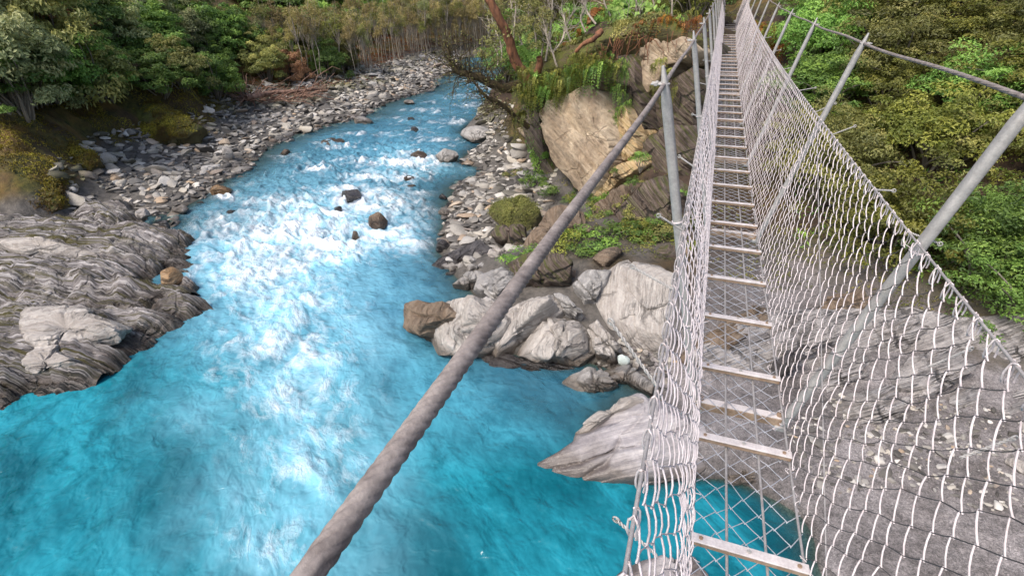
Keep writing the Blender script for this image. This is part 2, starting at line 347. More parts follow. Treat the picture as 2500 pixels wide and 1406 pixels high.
# ------------------------------------------------------------ terrain
CP = []
def cp(pts, z):
    for a in pts: CP.append(U(a[0], a[1], a[2] if len(a) > 2 else z))
def cd(*pts):
    for a in pts: CP.append(D(*a))
Lshore = [(1120,158),(1095,180),(1050,218),(950,248),(880,285),(770,312),(680,345),(630,375),(590,415),(520,465),(455,500),(420,545),(400,600)]
cp([(430,620),(400,680),(380,760),(280,820),(200,880),(100,900),(0,960)],-.35)
Rshore = [(1235,165),(1240,205),(1230,290),(1215,345),(1135,395),(1120,450),(1095,505),(1080,560),(1075,610),(1110,665),(1160,720),(1090,790),(1200,860),(1330,880),(1450,885),(1560,925),(1600,980),(1480,1060),(1600,1170),(1720,1165),(1860,1200),(1960,1260),(2010,1390)]
cp(Lshore, 0.02); cp(Rshore, 0.02)
cp([(1060,160),(980,205),(880,235),(760,270),(640,310),(540,350),(430,420),(360,480)], .32)
cp([(300,560),(250,620),(200,720),(100,830),(0,900)], -.25)
cp([(480,690),(470,770),(380,850),(280,930),(120,990),(0,1050)],-.9)
cp([(1150,300),(1180,255),(1120,325),(1195,230)],-.4)
cp([(1000,150),(930,195),(820,220),(680,245),(600,262),(500,320),(400,335),(270,380),(225,440)], .75)
cp([(190,500,.45)],0)
cp([(120,560,.1),(0,575,.2),(0,650,-.1),(150,640,-.15),(0,760,-.2),(-150,700,.0),(-150,850,-.1)], 0)
# river bed
cp([(1170,160),(1150,200),(1100,250),(1000,300),(850,350),(750,430),(650,520),(560,600)], -.45)
cp([(1000,420),(900,600),(750,700),(1000,640),(960,720),(600,850)], -.9)
cp([(900,1000),(500,1200),(200,1200),(700,1380),(1100,1250),(100,1380),(1300,1380)], -2.2)
cp([(1150,960),(1330,980),(1280,1060),(1380,1010),(1200,930)], -.5)
cp([(1500,1290),(1700,1300),(1800,1390),(1400,1290)], -.9)
cp([(1160,420,-.12),(1040,470,-.35),(620,470,-.35),(520,540,-.4)], 0)
CP += [np.array(v, float) for v in [(-4,-3,-2.5),(-9,-4,-2.),(-14,0,-1.0),(0,0,-1.5),(2.5,2,-.3),(4,3,.2),(7,3,.6),(12,4,2),(-13,2.2,-.3),(-18,0,1),(-21,5,1.2)]]
# right bank
cp([(1640,905,.15),(1750,950,.35),(1900,1000,.4),(2100,1050,.45),(2300,1150,.4),(2500,1250,.4),(2500,1100,.6),(2200,1300,.2),(2100,1400,.15),(2400,1400,.25)], 0)
cp([(1250,420),(1330,400),(1200,480),(1250,540),(1180,560),(1180,640),(1260,600)], .35)
cp([(1240,330),(1260,260)], .3)
cp([(1400,620,1.0),(1300,640,.8),(1500,650,1.1),(1620,640,1.2),(1350,560,1.0)], 0)
cd((1460,540,12.7),(1560,560,12.3),(1600,450,13.8),(1540,420,15.2),(1650,300,16.3),(1700,150,19),(1715,75,22.5),(1760,60,25.5),(1620,200,18.5),(1560,150,19),(1480,160,19))
cd((1440,515,14.0),(1390,500,14.6),(1490,520,13.5),(1350,450,15.6))
cd((1300,220,20),(1330,160,21),(1420,120,20),(1550,70,20),(1230,180,26),(1700,55,24))
CP += [np.array(v, float) for v in [(2.2,10.5,.7),(3.5,12,1.0),(5.5,11,1.1),(8,11,2.0),(2,13,1.1),(1.2,15,1.6),(2.5,17,2.4),(5,15,2.6),(9,15,4.4),(5,19,4.4),(2.2,21,4.1),(1.5,25,4.6),(5,24,6.2),
  (11,20,7.3),(14,13,6.5),(13,7,4),(20,20,12),(12,30,11),(4,32,8),(-.5,28,5.0),(-.5,33,5.9),(-5,30,3.9),(-8,33,2.6),(-7,27,2.9),(-11,36,1.2),(-6,42,4),(0,45,9),(10,45,15),(25,35,20),(30,10,15),(25,0,9),
  (-10,62,1.5),(-20,62,.8),(-30,62,2.0),(-14,50,.6),(-18,56,-.3),(-13,57,-.3),(-4,62,-.2),(8,66,.5),(-6,54,2.0),(-10,75,7),(-30,80,9),(-50,80,14),(10,85,18),(40,70,35),(0,120,40),(-60,120,50),(60,120,60)]]
# left slopes
cp([(0,535,.7),(110,515,.6),(200,480,.6),(200,400,1.1),(100,400,1.7),(0,420,1.7),(0,300,2.7),(120,300,2.4),(260,330,1.4),(330,280,1.8),(500,265,1.3),(450,200,2.6)],0)
CP += [np.array(v, float) for v in [(-28,20,3.4),(-32,26,3.6),(-24,12,2.8),(-28,12,5),(-35,18,7.5),(-30,36,1.6),(-34,42,1.6),(-32,50,1.4),(-38,56,2.2),(-42,36,5),(-45,48,5),(-50,26,13),(-40,5,11),(-28,3,5.5),(-60,45,16),(-80,30,30),(-70,0,26),(-40,-15,12),(-80,80,36)]]
CP = np.array(CP)
_d = np.linalg.norm(CP[:, None, :2]-CP[None, :, :2], axis=2)
_n = len(CP); _A = np.zeros((_n+3, _n+3)); _A[:_n, :_n] = -np.sqrt(_d**2+.06); _A[:_n, _n:] = np.c_[np.ones(_n), CP[:, :2]]; _A[_n:, :_n] = _A[:_n, _n:].T
_w = np.linalg.lstsq(_A, np.r_[CP[:, 2], 0, 0, 0], rcond=None)[0]
def TB(x, y):
    x = np.asarray(x, float); y = np.asarray(y, float); sh = x.shape; x = x.ravel(); y = y.ravel(); r = np.empty(len(x))
    for i in range(0, len(x), 20000):
        q = np.hypot(x[i:i+20000, None]-CP[None, :, 0], y[i:i+20000, None]-CP[None, :, 1])
        r[i:i+20000] = -np.sqrt(q*q+.06)@_w[:_n]+_w[_n]+_w[_n+1]*x[i:i+20000]+_w[_n+2]*y[i:i+20000]
    return r.reshape(sh)
def TZ(x, y):
    z = TB(x, y); k = sstep(.3, 2.5, z)
    return z+fbm(np.asarray(x)*.5, np.asarray(y)*.5, 0, 5, 3)*(.05+.45*k)+fbm(np.asarray(x)*2, np.asarray(y)*2, 0, 4, 5)*(.03+.1*k)+k*.22*(.35-np.abs(fbm(np.asarray(x)*.9+3, np.asarray(y)*.9, z*.5, 4, 15)))*2
def GH(px, py):                        # where the line of sight meets the ground
    d = ray(px, py); d = d/np.linalg.norm(d); t = np.arange(4, 70, .15); P = np.array([0, 0, HC])+t[:, None]*d; g = np.where(P[:, 2] < np.maximum(TZ(P[:, 0], P[:, 1]), 0))[0]
    return P[g[0]] if len(g) else P[-1]
def graded(a, b, c0, c1, fine, coarse):
    r = [c0]
    while r[-1] < c1: r.append(r[-1]+fine)
    s = fine
    while r[-1] < b: s = min(coarse, s*1.09); r.append(r[-1]+s)
    s = fine; l = [c0]
    while l[-1] > a: s = min(coarse, s*1.09); l.append(l[-1]-s)
    return np.array(l[::-1][:-1]+r)
gx = graded(-140, 110, -24, 8, .11, 4); gy = graded(-40, 170, 2, 24, .11, 4)
X, Y = np.meshgrid(gx, gy, indexing='ij'); Z = TZ(X, Y)
px, py = PX(np.stack([X, Y, Z], -1))
right = (X > -4.2+0*Y) & (Y < 14)
def seg_blob(x, y, pts, r):
    b = np.zeros_like(x)
    for (a, c) in pts: b = np.maximum(b, np.exp(-((x-a)**2+(y-c)**2)/r**2))
    return b
sand = np.clip(sstep(1.1, .7, Z+fbm(X, Y, 0, 3, 9)*.25)*(right)*sstep(-1.6, -.2, X)*sstep(13.5, 11.5, Y), 0, 1)
beach = sstep(1.25, .85, Z+fbm(X*.7, Y*.7, 0, 3, 8)*.3)*(1-sand)*sstep(72, 50, Y)
mossv = sstep(-.15, .25, fbm(X*.35, Y*.35, 0, 4, 21))*.7+.3*(X < -12)
mossv = np.where((X > -4.5) & (Y < 26) & (X < 2.2), mossv*.35, mossv)
bl = (X < -12) & (Y < 17) & (Z > .8)
mossv = np.where(bl, np.clip(.75+fbm(X, Y, 0, 3, 31), 0, 1), mossv)
me = mesh_np('ground', np.stack([X, Y, Z], -1), grid_faces(len(gx), len(gy)), [M['ground']], True, {'sand': sand.ravel(), 'stone': beach.ravel(), 'moss': np.clip(mossv, 0, 1).ravel()})
tag(link('ground', me), 'rocky river banks and valley floor with gravel, soil and moss', None, None, 'structure')

# ------------------------------------------------------------ water
wx = graded(-60, 14, -17, 4.5, .045, 1.0); wy = graded(-12, 80, 1.2, 20, .045, .35)
X, Y = np.meshgrid(wx, wy, indexing='ij')
tz = TB(X, Y); px, py = PX(np.stack([X, Y, 0*X], -1)); ok = (Y > .5)
# flow-aligned coordinates: centre line of the current
cly = np.array([-12, 2, 4, 7, 10, 14, 20, 28, 38, 48, 58, 80]); clx = np.array([2, -3.8, -5.3, -7.3, -9.3, -11.7, -14.3, -17.2, -20.2, -22.0, -18, 0])
xc = np.interp(Y, cly, clx); CC = X-xc; SS = Y*1.15
def pblob(lst):
    b = np.zeros_like(X)
    for (a, c, rx, ry, k) in lst: b = np.maximum(b, k*np.exp(-(((px-a)/rx)**2+((py-c)/ry)**2)))
    return b*ok
milk = pblob([(700,600,260,150,1),(760,520,240,60,1),(690,760,210,150,1),(740,920,170,160,.95),(770,1100,200,190,.85),(700,1300,230,200,.75),(560,640,130,120,.8),(960,560,110,70,.7),(1000,410,120,40,.6),(860,820,120,120,.6),(500,1020,160,90,.35)])
foam = pblob([(870,500,60,22,1.1),(910,575,75,24,1.1),(850,600,50,20,1.0),(820,520,60,22,1.0),(780,600,130,50,1.0),(1030,395,60,12,.9),(545,482,45,12,.9),(720,570,200,70,.95),(880,490,110,40,.85),(560,560,110,45,.8),(640,660,170,80,.8),(700,740,160,60,.55),(470,580,60,18,.75),(700,500,150,28,.75),(960,560,90,40,.75),(1000,600,80,30,.7),(960,500,90,40,.7),(640,600,120,60,.8),
  (690,840,160,90,.58),(740,960,150,90,.5),(800,880,90,60,.4),(620,930,50,40,.3),(770,1120,150,110,.38),(600,1100,60,80,.2),(820,1010,80,60,.3),(660,1310,130,90,.3),(420,1040,60,30,.2),(560,900,60,60,.35),
  (990,402,110,14,.95),(930,435,120,16,.7),(1060,395,50,12,.6),(850,395,60,10,.5),(770,420,70,12,.45),(700,385,40,10,.6),(640,380,30,7,.5),(560,480,40,14,.6),(500,470,50,16,.65),(600,450,50,10,.35),(820,360,50,8,.5),(790,350,30,6,.6),
  (1000,380,60,10,.55),(1050,340,80,8,.4),(960,330,60,7,.4),(1090,300,70,8,.45),(1160,260,50,8,.55),(1150,235,60,6,.5),(1040,270,60,6,.45),(960,290,50,6,.4),(1190,215,30,8,.55),(1130,200,40,5,.4),(1180,180,40,4,.4),(1010,315,20,4,.6),
  (860,470,60,12,.85),(1020,475,50,20,.55),(1040,520,50,20,.6),(480,690,25,40,.4),(500,640,40,30,.6)])
# generic small whitecaps up the rapids
rap = sstep(11.5, 16, Y)*sstep(-.05, -.35, tz)
w1 = fbm(CC*.9+fbm(CC, SS, 0, 3, 77)*.8, SS*.5, 0, 5, 41)
w2 = fbm(CC*2.6+w1, SS*1.2+w1*1.5, 0, 4, 43)
capn = np.maximum(0, w1*.6+w2*.55-.12)
foam = np.clip(foam*(1.0)+rap*np.clip(capn*1.9, 0, .62)*sstep(70, 45, Y), 0, 1)
rough = np.clip(pblob([(720,560,330,130,1),(900,480,250,120,.9),(650,740,230,120,.6)])+rap*.75, 0, 1)
dwarp = fbm(CC*.8, SS*.6, 0, 3, 61)
Z = rough*(.10*fbm(CC*1.1+dwarp, SS*.9+dwarp, 0, 5, 51)+.055*np.abs(fbm(CC*2.7, SS*2.2+dwarp*2, 0, 4, 53))*2)
pool = fbm(CC*1.5+dwarp*1.5, SS*1.1+dwarp, 0, 4, 55)
Z += (1-rough*.6)*(.018*pool+.010*(1-np.abs(fbm(CC*3.2+dwarp*2, SS*2.6+pool, 0, 3, 57))*2))
Z = Z*(1+.5*rough)
crest = fbm(CC*1.7+dwarp*.8, SS*1.5+dwarp, 0, 5, 52); Z += foam*.16*crest+foam*.05*np.abs(fbm(CC*3.3, SS*3, 0, 4, 59))*2
foam = np.clip(foam*(.84+.75*crest), 0, 1)
Z = np.where(rap > .1, Z+rap*.05*noise(CC*.6, SS*1.6, 0, 71), Z)
edge = sstep(-.02, -.3, tz); Z = Z*(.25+.75*edge)
deep = sstep(8.5, 3.5, Y)*.85+.15*sstep(12, 8, Y); deep = np.clip(deep+pblob([(1650,1290,400,160,1)]), 0, 1)
murk = 1-np.exp(-np.maximum(-tz, 0)*2.2)
murk = np.clip(murk+.05, 0, 1)
fw2 = fbm(CC*.5, SS*.4, 0, 3, 62); flow = np.stack([CC*1.0+fw2*.35, SS*.85+fw2*.3, Z*0], -1)
keep = tz < .22
F = grid_faces(len(wx), len(wy)); kf = keep.ravel(); F = F[kf[F].any(1)]
me = mesh_np('river_water', np.stack([X, Y, Z], -1), F, [M['water']], True, {'foam': foam.ravel(), 'milk': np.clip(milk, 0, 1).ravel(), 'deep': deep.ravel(), 'murk': murk.ravel(), 'flow': flow.reshape(-1, 3)})
tag(link('river_water', me), 'turquoise glacial river with white rapids', None, None, 'structure')

# ------------------------------------------------------------ rocks
def rock_noise(V, c, s, amp, seed, strat=None, samp=.0, sfreq=6):
    q = (V-c); L = np.linalg.norm(q, axis=1, keepdims=True)+1e-6; n = q/L
    d = fbm(V[:, 0]*1.2/s, V[:, 1]*1.2/s, V[:, 2]*1.2/s, 5, seed)*amp
    d += (np.abs(fbm(V[:, 0]*2.3/s, V[:, 1]*2.3/s, V[:, 2]*2.3/s, 4, seed+5))-.2)*-amp*.6
    if strat is not None:
        k = q@np.array(strat)*sfreq+fbm(V[:, 0], V[:, 1], V[:, 2], 3, seed+9)*.8
        d += samp*((k-np.floor(k))**2-.4)*(.6+.8*fbm(V[:, 0]*1.3, V[:, 1]*1.3, V[:, 2]*1.3, 2, seed+13))
    return V+n*d[:, None]
def cuts(V, c, k, seed, lo=.62, hi=.9):
    rg = np.random.RandomState(seed)
    for i in range(k):
        n = rg.normal(size=3); n /= np.linalg.norm(n); q = (V-c)@n; h = q.max()*rg.uniform(lo, hi)
        V = V-np.maximum(q-h, 0)[:, None]*n*.93
    return V
def pillow(name, poly, Yd=None, z=None, n=(-.1, -.7, .7), tf=.4, tb=.4, e=.55, mat='grey', label='', cat='rock', seed=1, amp=.04, ncut=6, joints=4, strat=None, samp=.03, sfreq=6, res=(96, 56), group=None, cpx=None, parent=None):
    poly = np.array(poly, float); cx = poly.mean(0) if cpx is None else np.array(cpx, float)
    c0 = D(cx[0], cx[1], Yd) if Yd is not None else U(cx[0], cx[1], z)
    n = np.array(n, float); n /= np.linalg.norm(n); O = np.array([0, 0, HC])
    Q = []
    for p in poly:
        d = ray(*p); Q.append(O+d*((c0-O)@n)/(d@n))
    Q = np.array(Q); u = np.cross(n, [0, 0, 1.]); u /= np.linalg.norm(u); v = np.cross(n, u)
    q = np.stack([(Q-c0)@u, (Q-c0)@v], 1)
    K, L = int(res[0]*1.5), int(res[1]*1.5); e = e*.72; th = np.arange(K)/K*2*np.pi; R = np.zeros(K)
    for i in range(len(q)):
        a, b = q[i], q[(i+1) % len(q)]
        dx, dy = np.cos(th), np.sin(th); ex, ey = b-a; den = dx*ey-dy*ex; den = np.where(np.abs(den) < 1e-9, 1e-9, den)
        t = (a[0]*ey-a[1]*ex)/den; s = (a[0]*dy-a[1]*dx)/den
        g = (t > 0) & (s >= -1e-6) & (s <= 1+1e-6); R = np.where(g, np.maximum(R, t), R)
    R[R == 0] = R[R > 0].min()
    for _ in range(1): R = (np.roll(R, 1)+2*R+np.roll(R, -1))/4
    ph = np.linspace(np.pi/2, -np.pi/2, L); cs = np.abs(np.cos(ph))**e; sn = np.sign(np.sin(ph))*np.abs(np.sin(ph))**e
    P = c0+(cs[:, None]*R[None])[..., None]*(np.cos(th)[:, None]*u+np.sin(th)[:, None]*v)[None]+(np.where(sn > 0, tf, tb)*sn)[:, None, None]*n
    P = P.reshape(-1, 3); size = float(np.median(R))
    rr_ = np.random.RandomState(seed)
    for i in range(ncut):
        cn = rr_.normal(size=3); cn -= n*(cn@n); cn = cn/np.linalg.norm(cn)*rr_.uniform(.25, 1.1)+n*rr_.uniform(.35, 1); cn /= np.linalg.norm(cn)
        h_ = (P-c0)@cn; lim = h_.max()*rr_.uniform(.66, .9); P = P-np.maximum(h_-lim, 0)[:, None]*cn*.95
    for i in range(joints):
        cn = rr_.normal(size=3); cn /= np.linalg.norm(cn); 
        if strat is not None and i % 2 == 0: cn = np.array(strat)/np.linalg.norm(strat)+cn*.12
        q_ = (P-c0); h_ = q_@cn-rr_.uniform(-.6, .6)*np.median(R)+.06*fbm(P[:, 0]*1.5, P[:, 1]*1.5, P[:, 2]*1.5, 3, seed+i); w_ = .018+.01*rr_.rand()
        P = P-(q_/(np.linalg.norm(q_, axis=1, keepdims=True)+1e-6))*(np.exp(-(h_/w_)**2)*.07+sstep(-.03, .03, h_)*.04)[:, None]
    P = rock_noise(P, c0, max(size, .3), amp*size/.5, seed, strat, samp, sfreq)
    me = mesh_np(name, P-c0, grid_faces(L, K, False, True), [M[mat]], True, None, None, rad(38))
    o = link(name, me, parent, c0)
    if parent is None: tag(o, label, cat, group, 'thing')
    return o
def ico(sub):
    bm = bmesh.new(); bmesh.ops.create_icosphere(bm, subdivisions=sub, radius=1); bm.verts.index_update()
    V = np.array([v.co[:] for v in bm.verts]); F = np.array([[v.index for v in f.verts] for f in bm.faces]); bm.free(); return V, F
ICO = {k: ico(k) for k in (1, 2, 3, 4, 5)}
def boulder(px_, py_, wpx, hm, mat, label, seed, z=0.0, dep=1.0, sub=5, rz=0.0, tilt=0.0, name='boulder', group=None, amp=.05):
    c = U(px_, py_, z+hm*.25); dist = (c-[0, 0, HC])@FW; w = wpx/FPX*dist
    V, F = ICO[sub]; V = cuts(V, 0, 9, seed, .55, .85); V = rock_noise(V, 0, 1, amp, seed, (.2, .1, .97), .04, 4)
    V = V*[w/2, w/2*dep, hm*.62]
    o = link(name, mesh_np(name, V, F, [M[mat]], True, None, None, rad(35)), None, c); o.rotation_euler = (tilt, 0, rz)
    return tag(o, label, 'rock', group)

# right bank outcrops (photo outline on a tilted plane, with real thickness)
G = (-.1, -.55, .83)
pillow('boulder', [(985,785),(995,758),(1040,733),(1095,733),(1115,765),(1075,805),(1045,838),(1010,826)], z=.45, n=(-.5,-.6,.6), tf=.45, tb=.7, e=.7, mat='brown', label='rounded brown boulder jutting into the pool, at the tip of the right bank rocks', seed=3, strat=S1)
pillow('boulder', [(1045,835),(1075,770),(1120,722),(1165,712),(1215,765),(1195,815),(1150,868),(1095,870),(1050,862)], z=.45, n=(-.4,-.7,.6), tf=.32, tb=.7, e=.42, mat='grey2', label='pale grey block just behind the rounded brown boulder by the pool', seed=4, strat=S1, samp=.02, amp=.03)
pillow('boulder', [(1150,705),(1180,672),(1230,650),(1262,665),(1262,720),(1235,755),(1195,735)], z=.75, n=G, tf=.35, tb=.6, mat='grey', label='grey block with yellow plant on top, behind the pool boulders', seed=5, strat=S1)
pillow('boulder', [(1190,870),(1215,790),(1255,722),(1335,698),(1362,735),(1310,790),(1260,840),(1215,885)], z=.5, n=(-.3,-.6,.75), tf=.3, tb=.7, e=.42, mat='grey2', label='striated grey slab crossed by the thick left cable', seed=6, strat=S1, samp=.03, sfreq=5, amp=.03)
pillow('boulder', [(1265,870),(1290,815),(1340,765),(1405,768),(1445,805),(1445,850),(1405,893),(1330,895)], z=.45, n=(-.2,-.65,.72), tf=.3, tb=.7, e=.42, mat='grey2', label='large pale block with curved joints at the water edge left of the bridge', seed=7, strat=S1, samp=.02, sfreq=4, amp=.03)
pillow('boulder', [(1120,880),(1190,850),(1290,870),(1400,885),(1440,905),(1380,925),(1250,915),(1170,905)], z=-.02, n=(0,-.3,.95), tf=.14, tb=.4, e=.8, mat='dark', label='low dark wet ledge half under water below the pale blocks', seed=8, strat=S1)
pillow('boulder', [(1448,748),(1485,675),(1535,636),(1600,632),(1655,665),(1665,760),(1640,860),(1560,870),(1500,815)], z=.85, n=(-.35,-.62,.7), tf=.25, tb=.9, e=.45, mat='grey2', label='big smooth grey slab with a diagonal joint under the left mesh side', seed=9, strat=(.6,-.3,.7), samp=.01, sfreq=2, amp=.018, ncut=3, joints=2)
pillow('boulder', [(1390,705),(1435,665),(1505,648),(1490,690),(1450,745),(1415,748)], z=.95, n=G, tf=.3, tb=.6, e=.5, mat='grey', label='grey joint block above and left of the big smooth slab', seed=10)
pillow('boulder', [(1345,712),(1390,722),(1430,765),(1412,782),(1370,772)], z=.75, n=G, tf=.25, tb=.5, e=.5, mat='grey', label='small tan-grey wedge block in the crack left of the big slab', seed=11)
pillow('boulder', [(1420,800),(1458,775),(1490,815),(1520,850),(1500,880),(1440,880)], z=.45, n=G, tf=.3, tb=.5, e=.5, mat='grey2', label='pale knobbly block between the curved block and the big slab', seed=12)
pillow('boulder', [(1230,640),(1330,610),(1400,640),(1390,690),(1330,695),(1250,700)], z=1.0, n=G, tf=.3, tb=.6, e=.6, mat='soilrock', label='dark brown soily rock at the foot of the bushy slope', seed=13)
pillow('boulder', [(1030,668),(1085,628),(1140,592),(1195,588),(1210,605),(1185,632),(1120,655),(1060,680)], z=.15, n=(-.2,-.4,.88), tf=.22, tb=.5, e=.7, mat='dark', label='long dark purple slab slanting down into the river', seed=14, strat=(.5,-.6,.6), samp=.05, sfreq=7)
pillow('boulder', [(1095,697),(1115,675),(1160,664),(1200,664),(1180,690),(1130,705)], z=.25, n=(-.1,-.4,.9), tf=.2, tb=.3, e=.5, mat='grey', label='squared dark grey slab below the long purple slab', seed=15)
pillow('boulder', [(1125,668),(1140,650),(1185,632),(1205,640),(1180,660)], z=.3, n=(-.1,-.4,.9), tf=.15, tb=.3, e=.5, mat='grey', label='narrow grey slab wedged between two larger shore slabs', seed=16)
pillow('boulder', [(1188,628),(1200,606),(1240,606),(1262,620),(1250,642),(1205,645)], z=.4, n=(-.1,-.4,.9), tf=.25, tb=.3, e=.55, mat='grey2', label='blocky pale slab right of the long purple slab', seed=17)
pillow('boulder', [(1200,585),(1215,560),(1290,540),(1300,600),(1275,620)], z=.6, n=G, tf=.4, tb=.4, e=.6, mat='soilrock', label='dark mossy rock at the edge of the right cobble bar', seed=18)
pillow('boulder', [(1195,530),(1215,495),(1290,480),(1330,520),(1290,575),(1230,560)], z=.7, n=G, tf=.4, tb=.6, e=.6, mat='mossy', label='mossy olive boulder at the back of the right cobble bar', seed=19)
pillow('boulder', [(1270,600),(1330,520),(1410,490),(1420,540),(1360,600),(1300,650)], z=1.0, n=(-.4,-.6,.7), tf=.4, tb=.7, e=.6, mat='brown', label='slanting brown ledge behind the thick cable', seed=20, strat=S1, samp=.04)
# big smooth wedge rock under the bridge
pillow('boulder', [(1275,1160),(1330,1135),(1390,1092),(1400,1055),(1440,1005),(1510,962),(1580,948),(1640,985),(1720,1050),(1760,1120),(1700,1165),(1560,1192),(1400,1190)], z=.10, n=(-.05,-.42,.9), tf=.42, tb=.8, e=.62, mat='smooth', label='large smooth banded wedge rock in the pool beside the bridge', seed=25, strat=AX_W, samp=.02, sfreq=5, amp=.02, ncut=3, res=(128, 80))
pillow('boulder', [(1395,1085),(1405,1045),(1450,1000),(1520,957),(1590,958),(1600,985),(1530,1000),(1460,1040)], z=.42, n=(-.05,-.4,.9), tf=.16, tb=.3, e=.5, mat='grey2', label='cream capping slab on the upper side of the wedge rock', seed=26, strat=AX_W, samp=.02, amp=.02)
pillow('boulder', [(1470,1420),(1560,1375),(1640,1352),(1720,1352),(1760,1400),(1740,1470),(1560,1480)], z=.1, n=(0,-.3,.95), tf=.2, tb=.4, e=.6, mat='smooth', label='smooth grey rock at the bottom edge below the left mesh', seed=27, amp=.02)
pillow('boulder', [(1370,935),(1440,900),(1490,900),(1520,935),(1480,965),(1410,970)], z=.1, n=G, tf=.22, tb=.4, mat='grey', label='low dark grey rock in the shallows behind the wedge rock', seed=28)
pillow('boulder', [(1440,905),(1500,880),(1560,900),(1610,945),(1600,975),(1530,940),(1470,930)], z=.12, n=G, tf=.2, tb=.4, mat='grey', label='ribbed grey rock beside the pale pebbles', seed=29)
# rocks seen through the right mesh: fractured slabs
rs = [([(1650,870),(1740,800),(1850,730),(1930,700),(1960,740),(1880,800),(1780,860),(1700,900)], 'brown', 'brown slab with a dark undercut below the deck rungs'),
 ([(1800,890),(1880,810),(1960,770),(2050,790),(2060,830),(1960,880),(1860,930)], 'grey2', 'pale slab directly right of the deck, seen through the mesh'),
 ([(1900,960),(1960,895),(2060,845),(2150,850),(2160,900),(2060,950),(1960,1000)], 'grey2', 'long pale slab below the second right post'),
 ([(2070,830),(2130,780),(2230,770),(2260,820),(2200,870),(2120,850)], 'grey', 'grey slab behind the right mesh near the nearest post'),
 ([(2160,930),(2190,870),(2290,830),(2380,850),(2370,920),(2280,980),(2190,990)], 'grey2', 'pale jointed block under the right side cable'),
 ([(2000,1010),(2080,950),(2180,940),(2230,985),(2190,1040),(2090,1050)], 'grey2', 'flat pale slab at the gravel edge under the right mesh'),
 ([(2240,1000),(2290,960),(2380,930),(2420,990),(2380,1050),(2280,1050)], 'grey2', 'cracked pale block in the middle of the right rock ledge'),
 ([(2370,1010),(2420,960),(2520,930),(2580,1000),(2540,1080),(2420,1100),(2370,1060)], 'grey', 'blocky grey rock at the right picture edge above the gravel'),
 ([(2340,850),(2400,800),(2520,780),(2560,850),(2520,920),(2400,930)], 'grey', 'dark jointed rock at the right edge under the shrubs'),
 ([(1960,780),(2010,720),(2100,700),(2140,750),(2080,790)], 'brown', 'shaded brown rock behind the mesh below the shrubs'),
 ([(1890,890),(1905,850),(1950,840),(1960,880),(1920,920)], 'dark', 'dark pointed stone between two pale slabs right of the deck')]
for i, (pl, mt, lb) in enumerate(rs):
    pillow('rock_slab', pl, z=.75-.25*(i in (2, 5, 6, 7)), n=(.15, -.5, .85), tf=.32, tb=.7, e=.42, mat={'grey': 'slab', 'grey2': 'slab'}.get(mt, mt), label=lb, seed=40+i, strat=AX_R, samp=.10, sfreq=4.5, amp=.035, ncut=6)
pillow('bedrock', [(1640,890),(1760,790),(1850,725),(2050,700),(2200,745),(2350,780),(2560,765),(2640,950),(2560,1085),(2400,1085),(2200,1055),(1960,1005),(1800,930)], z=.42, n=(.15,-.5,.85), tf=.3, tb=.9, e=.5, mat='slab', label='wide bedrock ledge under the loose slabs seen through the right mesh', seed=62, strat=AX_R, samp=.08, sfreq=4, ncut=3)
# driftwood chunk seen through the rungs
pillow('boulder', [(1745,1165),(1790,1150),(1850,1155),(1880,1140),(1850,1175),(1790,1185)], z=.12, n=(0,-.3,.95), tf=.08, tb=.2, e=.7, mat='grey2', label='small pale slab lying at the water edge under the rungs', seed=60)

pillow('bedrock', [(1010,800),(1060,735),(1190,680),(1260,640),(1400,650),(1520,640),(1660,640),(1680,860),(1620,930),(1450,910),(1300,900),(1150,880),(1060,860)], z=-.05, n=(-.2,-.5,.85), tf=.2, tb=.8, e=.5, mat='soilrock', label='bedrock between the joined right bank blocks, its dark colour standing in for gap shade', seed=61, strat=S1, samp=.06, ncut=4)  # dark fill under the blocks, paints the shade of the gaps between them
